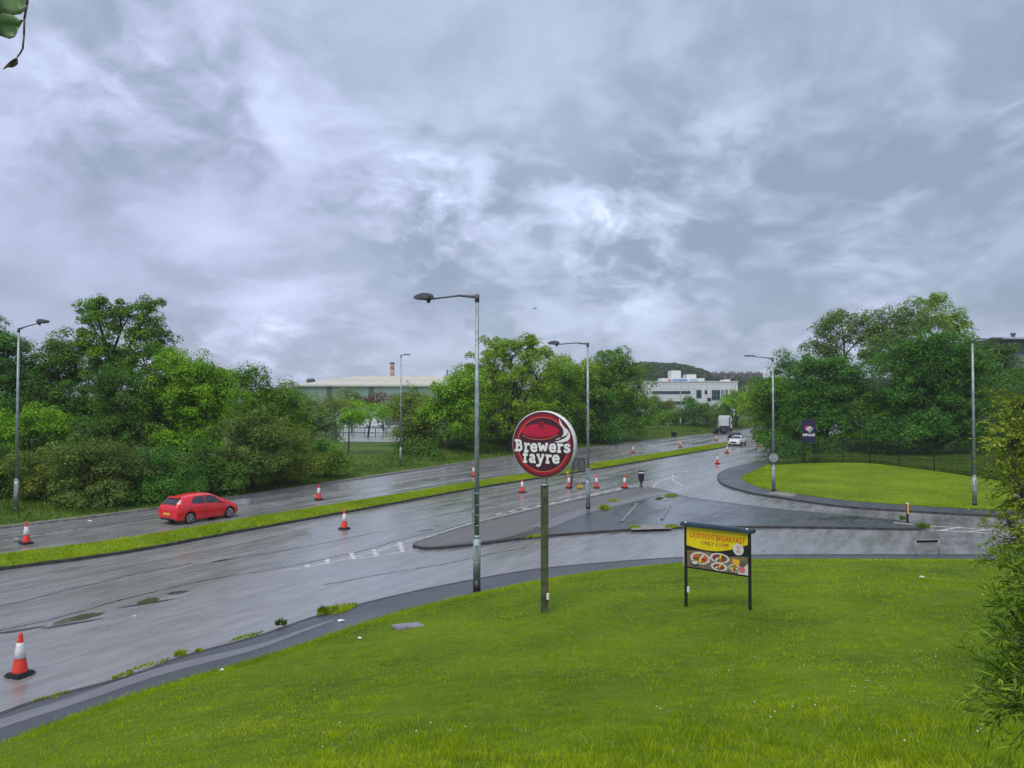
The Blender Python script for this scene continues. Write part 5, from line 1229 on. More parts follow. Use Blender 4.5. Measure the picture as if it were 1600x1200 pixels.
# red hatchback
st = [(-2.03, .36, .62, .66, .62, .60, .70, .45), (-2.00, .28, .72, .76, .84, .70, .92, .55), (-1.94, .24, .76, .80, .93, .74, 1.03, .57), (-1.80, .20, .78, .82, .97, .77, 1.18, .56), (-1.62, .19, .79, .83, .97, .79, 1.335, .55),
      (-1.38, .18, .80, .84, .96, .80, 1.40, .555), (-.9, .17, .80, .84, .95, .81, 1.465, .58), (-.25, .17, .80, .84, .93, .81, 1.49, .60), (.2, .17, .80, .84, .91, .80, 1.45, .59), (.50, .17, .80, .84, .90, .80, 1.33, .60), (.90, .17, .80, .84, .89, .79, 1.12, .66), (1.20, .17, .80, .84, .86, .77, .97, .70),
      (1.50, .18, .80, .83, .80, .75, .89, .64), (1.75, .19, .76, .80, .73, .70, .79, .58), (1.93, .21, .66, .70, .62, .58, .66, .48), (2.03, .27, .46, .48, .50, .42, .52, .32)]
car = place_car('hatchback_car', 313, 812, R(31), 'small red five-door hatchback driving away on the far carriageway behind the median')
sk = Skin(st); sk.body('body', redp, car, (-1.22, 1.27), .30, wid=.84)
sk.patch('rear_window', [(1.9, 5.15), (4.25, 5.35), (4.25, 8.65), (1.9, 8.85)], M['glass'], car, .008, 8, 14)
sk.patch('windscreen', [(8.6, 5.35), (10.85, 4.95), (10.85, 9.05), (8.6, 8.65)], M['glass'], car, .008, 8, 14)
for fl in (False, True):
    sk.patch('side_window', [(5.5, 4.22), (6.9, 4.10), (6.9, 4.93), (6.0, 4.95)], M['glass'], car, .008, flip=fl)
    sk.patch('side_window', [(7.0, 4.10), (9.9, 4.08), (8.75, 4.93), (7.0, 4.95)], M['glass'], car, .008, flip=fl)
    sk.patch('tail_light', [(2.3, 4.5), (3.5, 4.45), (4.1, 5.05), (2.7, 5.05)], lampw, car, .012, flip=fl)
    sk.patch('headlight', [(12.3, 4.1), (13.6, 3.7), (13.5, 4.6), (12.5, 5.0)], lampw, car, .01, flip=fl)
    for a in (5.35, 6.95, 9.7): sk.patch('door_gap', [(a, 2.3), (a + .05, 2.3), (a + .05, 4.02), (a, 4.02)], M['black'], car, .003, 1, 8, flip=fl)
    sk.patch('side_trim', [(6.0, 3.0), (9.4, 2.95), (9.4, 3.08), (6.0, 3.13)], redp, car, .02, flip=fl)
    sk.patch('door_handle', [(6.45, 3.55), (6.75, 3.55), (6.75, 3.66), (6.45, 3.66)], redp, car, .025, 4, 2, flip=fl); sk.patch('door_handle', [(7.55, 3.55), (7.95, 3.55), (7.95, 3.66), (7.55, 3.66)], redp, car, .025, 4, 2, flip=fl)
for sy in (-1, 1):
    MB().box((.78, sy * .90, .98), (.14, .19, .13), bev=.04).box((.80, sy * .82, .95), (.06, .10, .05), bev=.01).build('mirror', redp, car)
    for wx in (-1.22, 1.27): wheel(car, wx, sy, .82, .30)
MB().box((-2.045, 0, .56), (.012, .50, .11), bev=.003).build('number_plate', plateY, car)
MB().box((-1.60, 0, 1.375), (.22, .92, .03), rot=(0, -.22, 0), bev=.012).build('spoiler', redp, car)
MB().box((-1.99, 0, .30), (.08, 1.1, .12), bev=.02).build('bumper_insert', M['black'], car)
MB().cyl((-1.993, 0, .80), (-2.005, 0, .80), .05, n=16).build('badge', M['chrome'], car)
# white coupe-like car towards us
wht = pmat('white_car_paint', (.66, .68, .70), .25, ns=2, na=.03, coat=.5)
st2 = [(-2.25, .36, .66, .70, .62, .62, .74, .48), (-2.15, .26, .80, .84, .90, .76, 1.0, .62), (-1.9, .2, .86, .89, 1.0, .82, 1.14, .62), (-1.5, .18, .88, .91, .99, .84, 1.30, .60), (-1.0, .17, .88, .92, .98, .85, 1.42, .60), (-.3, .17, .88, .92, .96, .85, 1.46, .62), (.2, .17, .88, .92, .95, .85, 1.42, .62), (.65, .17, .88, .92, .94, .84, 1.22, .66), (1.05, .17, .88, .92, .93, .83, 1.04, .72),
       (1.45, .18, .88, .91, .89, .81, .96, .70), (1.85, .2, .84, .88, .82, .77, .87, .64), (2.12, .22, .74, .80, .72, .70, .76, .56), (2.25, .30, .56, .60, .56, .50, .60, .40)]
car = place_car('saloon_car', 1152, 696, R(30) + math.pi, 'white car coming towards the camera at the far end of the median')
sk = Skin(st2); sk.body('body', wht, car, (-1.38, 1.36), .33, wid=.92)
sk.patch('windscreen', [(6.3, 5.3), (8.0, 4.95), (8.0, 9.05), (6.3, 8.7)], M['glass'], car, .008, 8, 14)
sk.patch('rear_window', [(2.2, 5.2), (3.8, 5.4), (3.8, 8.6), (2.2, 8.8)], M['glass'], car, .008, 8, 14)
for fl in (False, True):
    sk.patch('side_window', [(2.9, 4.12), (7.4, 4.10), (6.4, 4.93), (3.7, 4.95)], M['glass'], car, .008, flip=fl)
    sk.patch('headlight', [(10.3, 4.1), (11.5, 3.8), (11.4, 4.5), (10.5, 4.9)], glassmat('clear_lens', (.25, .27, .3), .1), car, .01, flip=fl)
    sk.patch('sill', [(2, 2.0), (10, 2.0), (10, 2.7), (2, 2.7)], M['black'], car, .012, flip=fl)
MB().box((2.235, 0, .56), (.06, .86, .22), bev=.03).build('grille', M['black'], car); MB().box((2.20, 0, .30), (.10, 1.3, .10), bev=.03).build('lower_grille', M['black'], car)
for sy in (-1, 1):
    MB().box((.75, sy * .99, 1.0), (.16, .2, .14), bev=.04).build('mirror', wht, car)
    for wx in (-1.38, 1.36): wheel(car, wx, sy, .90, .33, rim='gald')
# dark estate beyond the median
car = place_car('estate_car', 1151, 691, R(33), 'black car driving away behind the lorry, partly hidden by the white car')
dkp = pmat('black_car_paint', (.012, .014, .018), .22, ns=2, na=.1, coat=.5)
st3 = [(q[0], q[1], q[2] * 1.06, q[3] * 1.06, q[4] * 1.06, q[5] * 1.06, q[6] * 1.16, q[7] * 1.06) for q in st]
sk = Skin(st3); sk.body('body', dkp, car, (-1.22, 1.27), .33, wid=.88)
sk.patch('rear_window', [(2.1, 5.15), (4.25, 5.35), (4.25, 8.65), (2.1, 8.85)], M['glass'], car, .008, 6, 10); sk.patch('windscreen', [(8.6, 5.35), (10.85, 4.95), (10.85, 9.05), (8.6, 8.65)], M['glass'], car, .008, 6, 10)
for fl in (False, True):
    sk.patch('side_window', [(5.35, 4.12), (9.9, 4.08), (8.75, 4.93), (5.65, 4.98)], M['glass'], car, .008, flip=fl); sk.patch('tail_light', [(1.2, 4.0), (2.2, 4.0), (2.4, 4.8), (1.4, 4.8)], lampr, car, .01, flip=fl)
for sy in (-1, 1):
    for wx in (-1.22, 1.27): wheel(car, wx, sy, .88, .33)
MB().box((-2.06, 0, .62), (.012, .50, .11), bev=.003).build('number_plate', plateY, car)
# lorry tractor unit
x, y = G(1131, 677, 0)
lo_ = empty('lorry', (x, y, .006), R(90) - R(30), 'white lorry tractor unit without a trailer, seen from behind on the far carriageway', 'lorry')
wp = pmat('white_lorry_paint', (.62, .65, .67), .35, ns=1.5, na=.06, dirt=((.3, .3, .3), 1.5, .4))
mb = MB(); mb.prism([(.4, -1.15, 1.05), (2.35, -1.15, 1.0), (2.55, -1.15, 1.7), (2.35, -1.15, 2.6), (1.9, -1.15, 3.35), (.45, -1.15, 3.65), (.4, -1.15, 3.0)], (0, 2.3, 0)); bmesh.ops.bevel(mb.b, geom=mb.b.edges[:], offset=.09, segments=3, affect='EDGES'); cab = mb.build('cab', wp, lo_)
for sy in (-1, 1):
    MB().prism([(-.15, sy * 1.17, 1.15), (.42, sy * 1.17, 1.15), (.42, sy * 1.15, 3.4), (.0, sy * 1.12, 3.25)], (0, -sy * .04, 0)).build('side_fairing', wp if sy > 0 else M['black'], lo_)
    MB().box((1.55, sy * 1.153, 2.1), (.75, .012, .7), bev=.004).build('side_window', M['glass'], cab)
    MB().box((2.45, sy * 1.35, 2.2), (.12, .22, .6), bev=.04).build('mirror', M['black'], cab)
    MB().box((-1.6, sy * .42, .95), (4.2, .09, .26), bev=.01).build('chassis_rail', M['black'], lo_)
    wheel(lo_, 1.65, sy, 1.15, .5, .32, 'gald'); wheel(lo_, -2.1, sy, 1.22, .5, .62, 'gald'); wheel(lo_, -3.35, sy, 1.22, .5, .62, 'gald')
    for wx in (-2.1, -3.35):
        m_ = MB()
        for i in range(7):
            a0, a1 = R(10 + i * 23), R(10 + (i + 1) * 23)
            m_.prism([(wx + .60 * math.cos(a0), sy * .62, .5 + .60 * math.sin(a0)), (wx + .60 * math.cos(a1), sy * .62, .5 + .60 * math.sin(a1)), (wx + .64 * math.cos(a1), sy * .62, .5 + .64 * math.sin(a1)), (wx + .64 * math.cos(a0), sy * .62, .5 + .64 * math.sin(a0))], (0, sy * .62, 0))
        m_.build('mudguard', M['black'], lo_)
    MB().box((-3.75, sy * .85, .8), (.06, .45, .18), bev=.01).build('tail_light', lampr, lo_)
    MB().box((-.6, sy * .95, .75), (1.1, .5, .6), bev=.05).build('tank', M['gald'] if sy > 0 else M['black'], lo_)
MB().box((-3.72, 0, .95), (.08, 2.3, .28), bev=.01).build('rear_beam', M['black'], lo_); MB().lathe([(.55, 0), (.55, .06), (.2, .07)], 20, (-2.4, 0, 1.12)).build('fifth_wheel', M['black'], lo_)
MB().box((.38, -.05, 1.3), (.04, 2.1, .35), bev=.01).build('rear_panel', M['black'], lo_)
for zz_ in (1.9, 2.45, 3.0): MB().box((.385, .95, zz_), (.03, .16, .06), bev=.01).build('marker', M['black'], cab)
# ------------------------------------------------------------------ lawn fence
xa, ya, za = march(1204, 727, h_lawn, 40, 150)
pts = [march(u, v, h_lawn, 40, 170) for u, v in ((1204, 727), (1258, 724), (1278, 723.5), (1317, 723), (1359, 724), (1405, 729), (1460, 736), (1520, 745), (1580, 754), (1650, 765))]
fe = empty('mesh_fence', pts[0], 0, 'dark mesh security fence along the back of the far lawn', 'fence'); o0 = Vector(pts[0])
FH = 2.4
for a, b in zip(pts[:-1], pts[1:]):
    a = Vector(a) - o0; b = Vector(b) - o0; L = (b - a).length
    for k in range(max(1, int(L / 3))):
        c = a.lerp(b, k / max(1, int(L / 3))); MB().box((c.x, c.y, c.z + FH / 2), (.08, .08, FH + .1), bev=.01).build('post', M['black'], fe)
    n = int(L / .09); d = (b - a).normalized(); A = np.array([list(a.lerp(b, i / n)) for i in range(n)]); 
    V = []; F = []
    w = np.array([d.x, d.y, 0]) * .009
    for i, c in enumerate(A): V += [c - w, c + w, c + w + [0, 0, FH], c - w + [0, 0, FH]]; F.append([4 * i, 4 * i + 1, 4 * i + 2, 4 * i + 3])
    nb_ = len(V); 
    for j in range(9):
        zz_ = .05 + j * (FH - .1) / 8; i0 = len(V); V += [np.array(a) + [0, -.012, zz_ - .012], np.array(b) + [0, -.012, zz_ - .012], np.array(b) + [0, -.012, zz_ + .012], np.array(a) + [0, -.012, zz_ + .012]]; F.append([i0, i0 + 1, i0 + 2, i0 + 3])
    link('mesh_panel', npmesh('mesh_panel', np.array(V), F, M['black']), fe)
# rough uncut grass behind the fence, its dark green partly painted-in tree shade
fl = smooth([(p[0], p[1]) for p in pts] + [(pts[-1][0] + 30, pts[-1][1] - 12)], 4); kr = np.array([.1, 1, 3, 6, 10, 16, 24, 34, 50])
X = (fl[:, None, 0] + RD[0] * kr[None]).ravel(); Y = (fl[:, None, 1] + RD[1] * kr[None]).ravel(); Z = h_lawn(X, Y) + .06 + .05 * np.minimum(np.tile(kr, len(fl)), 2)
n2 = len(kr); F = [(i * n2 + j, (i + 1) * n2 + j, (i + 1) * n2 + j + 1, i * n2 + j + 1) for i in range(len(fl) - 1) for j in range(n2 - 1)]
link('rough_ground_shade_tone', npmesh('rough_ground_shade_tone', np.stack([X, Y, Z], 1), F, M['verge'], True))['kind'] = 'structure'
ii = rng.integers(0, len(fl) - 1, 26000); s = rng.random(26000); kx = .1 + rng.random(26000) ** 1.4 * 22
blades('rough_grass_shade_tone', fl[ii] * (1 - s[:, None]) + fl[ii + 1] * s[:, None] + RD * kx[:, None], h_lawn, .30, .05, M['blade2'], 0, .7, 'long uncut grass behind the lawn fence, its colour darkened for tree shade', 'grass')
# ------------------------------------------------------------------ buildings
def facebox(parent, name, u0, v0, u1, v1, D, mat, proud=0.0, th=.3, base=0.0):
    a = P(u0, v0, D); b = P(u1, v1, D)
    c = ((a.x + b.x) / 2, D - proud - th / 2 + (th if proud == 0 else 0), (a.z + b.z) / 2)
    return MB().box(Vector(c) - parent.location, (abs(b.x - a.x), th, abs(a.z - b.z)), bev=.0).build(name, mat, parent)
def panelmat(name, col, step, horiz=False, dark=.75, rough=.5, seam=.04):
    m, t = newmat(name); tc_ = t.add('ShaderNodeTexCoord'); sp = t.add('ShaderNodeSeparateXYZ', Vector=tc_.outputs['Object'])
    def ln(ax, st_): 
        q = t.math('FRACT', t.math('DIVIDE', sp.outputs[ax], st_)); return t.math('LESS_THAN', q, seam / st_)
    l = ln(2 if horiz else 0, step)
    if not horiz: l = t.math('MAXIMUM', l, ln(2, step * .72))
    n_1 = t.noise(tc_.outputs['Object'], .25, 4, .6)
    c = t.mix(t.remap(n_1, .3, .7), tuple(q * .9 for q in col), tuple(min(1, q * 1.06) for q in col)); c = t.mix(l, c, tuple(q * dark for q in col))
    b = t.add('ShaderNodeBsdfPrincipled', Base_Color=c, Roughness=rough); t.add('ShaderNodeOutputMaterial', Surface=b); return m
gw = panelmat('green_cladding', (.20, .30, .24), 1.3, True, .86, seam=.25); rc = panelmat('cream_roof', (.56, .53, .42), 6.0, False, .85, seam=.5); gd = pmat('dark_green_cladding', (.045, .12, .075), .5, ns=.4, na=.15)
D = 220
wh = empty('warehouse', (P(590, 628, D).x, D, 0), 0, 'long green clad warehouse with a shallow cream roof behind the middle trees', 'warehouse')
L0, R0 = P(458, 602, D), P(775, 602, D); ez = L0.z
w_ = MB(); w_.box(((L0.x + R0.x) / 2 - wh.location.x, 42, ez / 2), (R0.x - L0.x, 84, ez)); wall = w_.build('wall', gw, wh)
r1 = P(548, 587.5, D + 40); rz = r1.z
mb = MB(); e0 = Vector((L0.x - .4, D - .4, ez + .02)); e1 = Vector((R0.x + .4, D - .4, ez + .02)); e2 = Vector((R0.x + .4, D + 84.4, ez + .02)); e3 = Vector((L0.x - .4, D + 84.4, ez + .02)); g0 = Vector((L0.x + 9, D + 42, rz)); g1 = Vector((R0.x - 9, D + 42, rz))
for f_ in ((e0, e1, g1, g0), (e2, e3, g0, g1), (e3, e0, g0), (e1, e2, g1)): mb.face([Vector(q) - wh.location for q in f_])
bmesh.ops.remove_doubles(mb.b, verts=mb.b.verts[:], dist=.001); mb.build('roof', rc, wh)
MB().box(((L0.x + R0.x) / 2 - wh.location.x, -.5, ez - .1), (R0.x - L0.x + 1, .3, .5)).build('gutter', pmat('pale_trim', (.5, .52, .42), .5, ns=1), wh)
for u0, u1 in ((511, 519), (576, 584.5), (645, 653), (700, 708)): facebox(wh, 'panel', u0, 604, u1, 640, D, gd, .05, .1)
ch = P(613, 568, D + 100); c0 = empty('chimney_stack', (ch.x, D + 100, 0), 0, 'tall orange brick chimney rising behind the warehouse roof', 'chimney')
MB().cyl((0, 0, 0), (0, 0, ch.z), 1.0, .85, n=24).build('shaft', pmat('orange_brick', (.34, .22, .13), .8, ns=.8, na=.2), c0); MB().cyl((0, 0, ch.z), (0, 0, ch.z + .5), .98, n=24).cyl((0, 0, ch.z - 2.0), (0, 0, ch.z - 1.7), .98, n=24).build('cap', pmat('dark_brick', (.15, .09, .06), .8), c0)
ch = P(699, 577, D + 80); c0 = empty('vent_mast', (ch.x, D + 80, 0), 0, 'thin dark mast on the right end of the warehouse roof', 'mast'); MB().cyl((0, 0, 0), (0, 0, ch.z), .25, n=8).build('shaft', M['gald'], c0); MB().box((0, 0, ch.z - .9), (1.3, .3, .25), bev=.02).build('crossarm', M['gald'], c0)
# wet yard with a rail fence
yd = [P(485, 660, 1)] 
sheet('wet_yard', [G(525, 690, 0), G(690, 690, 0), G(665, 662, 0), G(540, 662, 0)], -.03, (lambda: roadmat('yard_wet', (.42, .43, .45), (.06, .30), .3, .2))())
rf = empty('rail_fence', (*G(600, 682, 0), -.05), 0, 'dark rail fence crossing the wet yard below the warehouse', 'fence'); o0 = rf.location.copy()
for (va, vb, rails) in ((682, 684, 2),):
    a = Vector((*G(520, va, 0), 0)) - o0; b = Vector((*G(690, vb, 0), 0)) - o0
    for i in range(11): c = a.lerp(b, i / 10); MB().box((c.x, c.y, .9), (.14, .14, 1.9), bev=.01).build('post', M['gald'], rf)
    for z_ in (.8, 1.7): MB().cyl((a.x, a.y, z_), (b.x, b.y, z_), .07, n=8).build('rail', M['gald'], rf)
for (u, v, lab) in ((585, 668, 'white van parked at the back of the wet yard, left of the grey van'), (618, 667, 'grey van parked at the back of the wet yard')):
    x, y = G(u, v, 0); cv_ = empty('van', (x, y, 0), R(4), lab, 'van', 'vans in the wet yard')
    mb = MB(); mb.prism([(-2.6, -.95, .45), (2.3, -.95, .45), (2.55, -.95, .8), (2.5, -.95, 1.15), (1.75, -.95, 1.35), (1.2, -.95, 2.2), (-2.5, -.95, 2.35), (-2.6, -.95, 2.2)], (0, 1.9, 0)); bmesh.ops.bevel(mb.b, geom=mb.b.edges[:], offset=.08, segments=2, affect='EDGES')
    mb.build('body', wp if 'white' in lab else M['gald'], cv_); MB().prism([(.7, -.955, 1.3), (1.6, -.955, 1.3), (1.2, -.955, 1.95), (.7, -.955, 1.95)], (0, -.01, 0)).build('side_window', M['glass'], cv_)
    for wx in (-1.7, 1.6):
        for sy in (-1, 1): wheel(cv_, wx, sy, .96, .36)
# white office block
D = 255
ob = empty('office_block', (P(1085, 628, D).x, D, 0), 0, 'white panelled office block with dark windows below the wooded hill', 'office block')
wpn = panelmat('white_panel', (.62, .65, .68), 2.1, False, .72, seam=.14); top_ = P(1010, 596.5, D).z
a, b = P(1000, 628, D), P(1153, 628, D)
MB().box(((a.x + b.x) / 2 - ob.location.x, 14, top_ / 2), (b.x - a.x, 28, top_)).build('wall', wpn, ob)
MB().box(((a.x + b.x) / 2 - ob.location.x, 14, top_ + .1), (b.x - a.x + .4, 28.4, .25)).build('parapet', M['white'], ob)
glz = glassmat('office_glass', (.02, .05, .07), .1)
for q in ((1019, 611, 1079, 615.5), (1088, 609.5, 1096, 622), (1101, 609.5, 1105, 616), (1112, 609.5, 1125, 625), (1105, 621.5, 1111, 627), (1127, 609, 1129, 620), (1130.5, 609, 1132, 620), (1134, 609, 1137, 622), (1141, 609, 1143, 620), (1145, 609, 1147, 622), (1018, 627, 1070, 632)):
    facebox(ob, 'window', *q, D, glz, .04, .08)
for q in ((1115, 609.5, 1115.4, 625), (1119, 609.5, 1119.4, 625), (1112, 617, 1125, 617.5)): facebox(ob, 'mullion', *q, D, M['gal'], .1, .06)
for (u0, v0, u1, v1, dd, nm, mt) in ((1049, 579, 1064, 597, 6, 'plant_room', M['white']), (1073, 585, 1088, 597, 6, 'plant_room', M['white']), (1033, 591, 1101, 597, 4, 'upper_storey', wpn), (1132, 593, 1141, 597, 3, 'roof_box', M['white'])):
    p, q = P(u0, v0, D + dd), P(u1, v1, D + dd); MB().box(((p.x + q.x) / 2 - ob.location.x, dd + 3, (p.z + top_ - .5) / 2), (q.x - p.x, 6, p.z - top_ + .5), bev=.03).build(nm, mt, ob)
for (u0, u1, mt) in ((1051, 1074, (.10, .30, .55)), (1078, 1090, (.25, .45, .62)), (1044, 1048, (.4, .12, .06))):
    p, q = P(u0, 592.5, D + 4), P(u1, 595.3, D + 4); MB().box(((p.x + q.x) / 2 - ob.location.x, 3.9, (p.z + q.z) / 2), (q.x - p.x, .1, p.z - q.z)).build('roof_sign', signmat('sign_colour', mt), ob)
for u in (1056, 1081, 1101): p = P(u, 579 if u < 1060 else 584, D + 8); MB().cyl((p.x - ob.location.x, 8, top_), (p.x - ob.location.x, 8, p.z + .5), .12, n=8).build('aerial', M['gald'], ob)
# ribbed grey building at the right edge
D = 128
rb = empty('industrial_unit', (P(1640, 628, D).x, D, 0), R(0), 'ribbed grey industrial unit with a navy band under its roof at the right edge', 'industrial building')
a, b = P(1558, 628, D), P(1760, 628, D); rib = panelmat('ribbed_grey', (.20, .24, .28), .5, True, .6, seam=.18)
zt = P(1600, 531, D).z; zb = P(1600, 553, D).z; cxm = (a.x + b.x) / 2 - rb.location.x
MB().box((cxm, 15, zb / 2), (b.x - a.x, 30, zb)).build('wall', rib, rb)
MB().box((cxm, 14.9, (zb + zt) / 2), (b.x - a.x + .1, 30.1, zt - zb), bev=.02).build('band', pmat('navy_band', (.035, .055, .095), .4, ns=.5), rb)
MB().box((cxm, 14.5, zt + .18), (b.x - a.x + 1.6, 32, .32), bev=.03).build('roof_edge', pmat('pale_roof', (.4, .44, .5), .4, ns=.5), rb)
p = P(1583, 523, D + 8); MB().cyl((p.x - rb.location.x, 8, zt), (p.x - rb.location.x, 8, p.z), .3, n=12).cyl((p.x - rb.location.x, 8, p.z), (p.x - rb.location.x, 8, p.z + .3), .45, n=12).build('flue', M['gald'], rb)
# blue-grey gate screen behind the lorry
x, y = (1118 - 800) / 1200 * 192, 192
bs = MB().box((0, 0, 1.6), (6.5, .2, 4.4), bev=.03).box((0, -.15, 3.7), (6.8, .12, .2), bev=.02).build('site_hoarding', panelmat('blue_steel', (.07, .13, .19), .8, False, .6, seam=.1)); bs.location = (x + 1, y, 0); tag(bs, 'blue-grey steel hoarding between the cone-shaped tree and the lorry cab', 'hoarding')
# ------------------------------------------------------------------ wooded hill with houses
def h_hill(x, y):
    u = 800 + x / np.maximum(y, 1) * 1200
    prof = np.interp(u, [300, 560, 800, 950, 1000, 1060, 1120, 1160, 1240, 1400, 1700], [2, 3, 14, 32, 34, 31, 24, 23, 22, 22, 18])
    return prof * sst((y - 330) / 270) * (.85 + .15 * np.cos((y - 600) / 150)) - .5
gx = np.linspace(-500, 900, 120); gy = np.linspace(320, 1100, 60); XX, YY = np.meshgrid(gx, gy, indexing='ij')
V = np.stack([XX.ravel(), YY.ravel(), h_hill(XX.ravel(), YY.ravel())], 1); F = [(i * 60 + j, (i + 1) * 60 + j, (i + 1) * 60 + j + 1, i * 60 + j + 1) for i in range(119) for j in range(59)]
link('hill', npmesh('hill', V, F, M['ground'], True))['kind'] = 'structure'
nC = 900; cu_ = 840 + rng.random(nC) * 640; cy2 = 360 + rng.random(nC) * 270; cx2 = (cu_ - 800) / 1200 * cy2
keep = ~((cu_ > 1118) & (cy2 > 545)); cx2, cy2 = cx2[keep], cy2[keep]; nC = len(cx2)
rr_ = 3.2 + 2.6 * rng.random(nC); cz2 = h_hill(cx2, cy2) + rr_ * .8; per = 90
vm = np.interp(800 + cx2 / cy2 * 1200, [840, 980, 1000, 1060, 1100, 1113, 1300, 1480], [592, 572, 565, 568, 577, 588, 591, 591]); cz2 = np.minimum(cz2, CAMZ + (628 - vm) * cy2 / 1200 - rr_ * 1.0)
d = rng.normal(size=(nC, per, 3)); d /= np.linalg.norm(d, axis=2, keepdims=True); d[..., 2] = np.abs(d[..., 2]) * 1.2 - .3
p = (np.stack([cx2, cy2, cz2], 1)[:, None] + d * rr_[:, None, None] * (.8 + .3 * rng.random((nC, per, 1)))).reshape(-1, 3); n_ = d.reshape(-1, 3) + rng.normal(size=(nC * per, 3)) * .45
n_ /= np.linalg.norm(n_, axis=1, keepdims=True); t_ = np.cross(n_, rng.normal(size=n_.shape)); t_ /= np.linalg.norm(t_, axis=1, keepdims=True); b_ = np.cross(n_, t_); s_ = (.9 + .7 * rng.random(len(p)))[:, None]
V = np.stack([p - t_ * s_, p - b_ * s_ * .7, p + t_ * s_, p + b_ * s_ * .7], 1).reshape(-1, 3)
o = link('hill_wood', npmesh('hill_wood', V, np.arange(len(V)).reshape(-1, 4), leafmat('far_wood', (.024, .052, .028), (.045, .09, .040), (.085, .145, .055), .05))); tag(o, 'far-off wood covering the hill behind the white office block', 'wood', kind='stuff')
brick = pmat('house_brick', (.15, .14, .13), .8, ns=.4, na=.2); tile = pmat('roof_tile', (.10, .09, .085), .8, ns=.4, na=.2)
hlab = ['hill house next to the left-hand flat-topped one, second along the ridge', 'leftmost house on the wooded hill ridge', 'third house from the left on the hill ridge', 'fourth house from the left on the hill ridge', 'fifth house from the left on the hill ridge, half behind the small dark crown', 'sixth house from the left on the hill ridge, behind the right-hand trees']
for i, u in enumerate((1129, 1116, 1143, 1157, 1171, 1184, 1199)):
    if i >= 6: break
    p = P(u, 590, 600); w = 5.6 if i else 4.4
    hz = P(u, 584.5 + (i % 2) * .5, 600).z; g0 = float(h_hill(np.array([p.x]), np.array([600.]))[0])
    hs = empty('house', (p.x, 600, g0 - 1), R(random.uniform(-12, 12)), hlab[i], 'house', 'houses on the hill ridge')
    H_ = hz - g0 + 1; MB().box((0, 0, H_ / 2), (w, 6, H_)).build('wall', brick, hs)
    mb = MB(); mb.prism([(-w / 2 - .3, -3.4, H_), (-w / 2 - .3, 3.4, H_), (-w / 2 - .3, 0, H_ + 1.9)], (w + .6, 0, 0)); [setattr(v, 'co', Vector((v.co.x * (.62 if v.co.z > H_ + 1 else 1), v.co.y, v.co.z))) for v in mb.b.verts]; rf_ = mb.build('roof', tile, hs); MB().box((w * .2, .3, H_ + 1.7), (.6, .6, 1.2)).build('chimney', brick, rf_)
    for sx_ in (-.27, .27): MB().box((sx_ * w, -3.03, H_ - 1.3), (1.3, .08, 1.2)).build('window', M['glass'], hs)
# distant town line at far left horizon: low pale sheds
for (u, vt, wd_, lab) in ((448, 598, 16, 'pale distant shed on the horizon left of the warehouse'), (486, 594, 8, 'small dark block on the horizon above the left end of the warehouse roof')):
    p = P(u, vt, 420); s_ = empty('distant_shed', (p.x, 420, 0), 0, lab, 'shed'); MB().box((0, 0, p.z / 2), (wd_ * .35, 8, p.z), bev=.1).build('wall', pmat('shed_wall', (.4, .42, .45) if wd_ > 10 else (.08, .09, .1), .6), s_); MB().prism([(-wd_ * .18, -4.2, p.z), (-wd_ * .18, 4.2, p.z), (-wd_ * .18, 0, p.z + 1)], (wd_ * .36, 0, 0)).build('roof', pmat('shed_roof', (.45, .46, .47) if wd_ > 10 else (.07, .07, .08), .6), s_)
# ------------------------------------------------------------------ bird, hanging twig
c = P(837, 482, 70)
bd_ = MB(); 
for a, b, r0, r1 in (((-.16, 0, 0), (-.05, 0, .01), .012, .04), ((-.05, 0, .01), (.08, 0, .02), .04, .03), ((.08, 0, .02), (.15, 0, .03), .03, .008)): bd_.cyl(a, b, r0, r1, 8)
bird = bd_.build('bird', M['black']); bird.location = c; bird.rotation_euler = (0, -.4, .5); tag(bird, 'small dark bird flying in the grey sky above the middle trees', 'bird')
for sy in (-1, 1): MB().prism([(.05, 0, .03), (-.05, 0, .03), (-.16, sy * .34, .10), (-.02, sy * .2, .09)], (0, 0, .008)).build('wing', M['black'], bird)
TWD = 1.3
tw = empty('hanging_twig', P(42, -30, TWD), 0, 'leafy twig hanging into the top left corner of the sky', 'twig'); o0 = tw.location.copy()
tp = [P(u, v, TWD) - o0 for u, v in ((48, -60), (45, -20), (42, 8), (38, 30), (37.5, 55), (35.5, 76), (31, 84), (27, 89))]
mb = MB()
for i, (a, b) in enumerate(zip(tp[:-1], tp[1:])): mb.cyl(a, b, .0022 - .00014 * i, .0021 - .00014 * i, 8)
mb.cyl(P(38, 30, TWD) - o0, P(32, 33, TWD) - o0, .0009, n=6); mb.build('stem', pmat('twig_bark', (.12, .07, .06), .7, ns=40), tw)
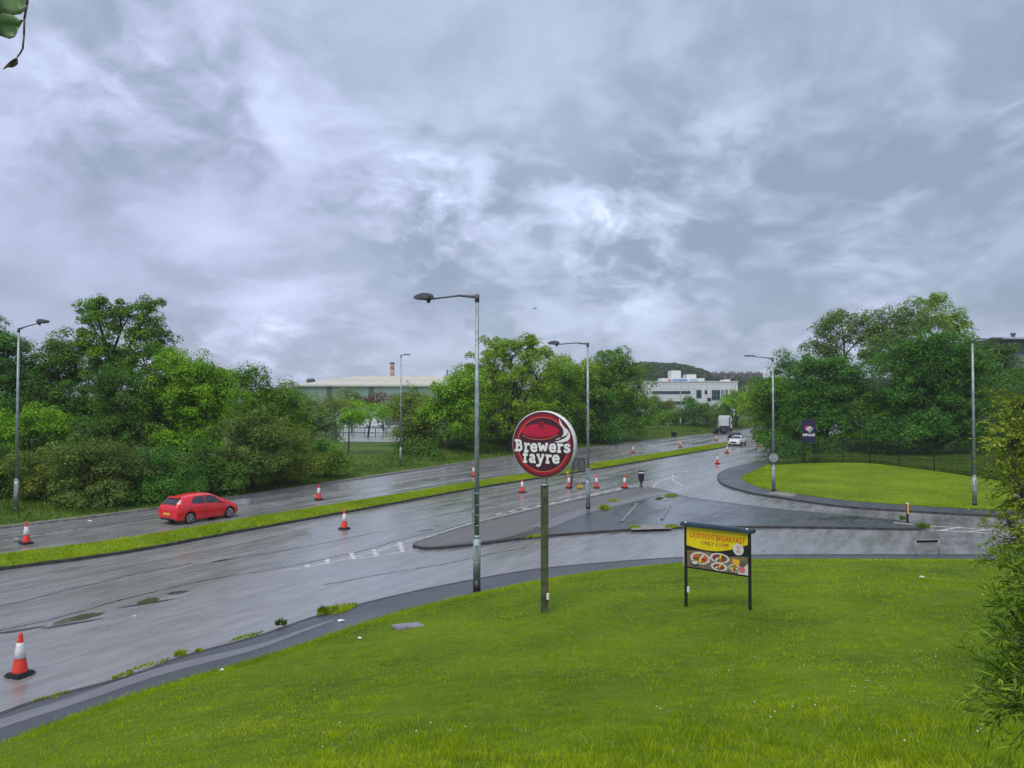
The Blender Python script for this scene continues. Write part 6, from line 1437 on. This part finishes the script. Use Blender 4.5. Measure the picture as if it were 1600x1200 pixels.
lfm = pmat('leaf_green', (.055, .13, .025), .45, ns=25, na=.35)
def leaf(px, dz, mat):
    bm = bmesh.new(); n = len(px); c = Vector((0, 0, 0)); vs = []
    for i, (u, v) in enumerate(px): vs.append(P(u, v, TWD + dz * math.sin(i * 1.1)) - o0); c += vs[-1]
    c /= n; c += Vector((0, .012, 0)); cv_ = bm.verts.new(c); rim = [bm.verts.new(q) for q in vs]
    mid_ = [bm.verts.new(q.lerp(c, .5) + Vector((0, .004 * math.sin(i * 2), 0))) for i, q in enumerate(vs)]
    for i in range(n):
        j = (i + 1) % n; bm.faces.new((rim[i], rim[j], mid_[j], mid_[i])); bm.faces.new((mid_[i], mid_[j], cv_))
    for f_ in bm.faces: f_.smooth = True
    me = bpy.data.meshes.new('leaf'); bm.to_mesh(me); bm.free(); me.materials.append(mat); o = link('leaf', me, tw)
    md = o.modifiers.new('t', 'SOLIDIFY'); md.thickness = .0006; return o
leaf([(44, -60), (45, -30), (44, -5), (42, 8), (39, 17), (32, 22), (26, 23), (10, 26), (-12, 24), (-30, -20), (-10, -70)], .004, lfm)
leaf([(36, 32), (33, 38), (29, 44), (27, 51), (23, 58), (15, 61), (8, 59), (0, 56), (-12, 50), (-20, 30), (5, 20), (22, 24), (30, 30)], .003, lfm)
leaf([(27, 89), (28, 94), (24, 99), (17, 102), (10, 105), (4, 109), (9, 102), (15, 96), (21, 92)], .001, pmat('bud_brown', (.10, .085, .045), .6, ns=40))

# ------------------------------------------------------------------ air
hz_ = MB().box((150, 560, 60), (1500, 1240, 128)).build('haze', None)
m, t = newmat('haze_air')
pv = t.n.new('ShaderNodeVolumePrincipled'); pv.inputs['Color'].default_value = (.93, .96, 1.0, 1); pv.inputs['Density'].default_value = .0003; pv.inputs['Anisotropy'].default_value = .2
o_ = t.n.new('ShaderNodeOutputMaterial'); t.l.new(pv.outputs[0], o_.inputs['Volume'])
hz_.data.materials.clear(); hz_.data.materials.append(m); tag(hz_, 'thin even damp air over the whole scene', 'haze', kind='stuff')
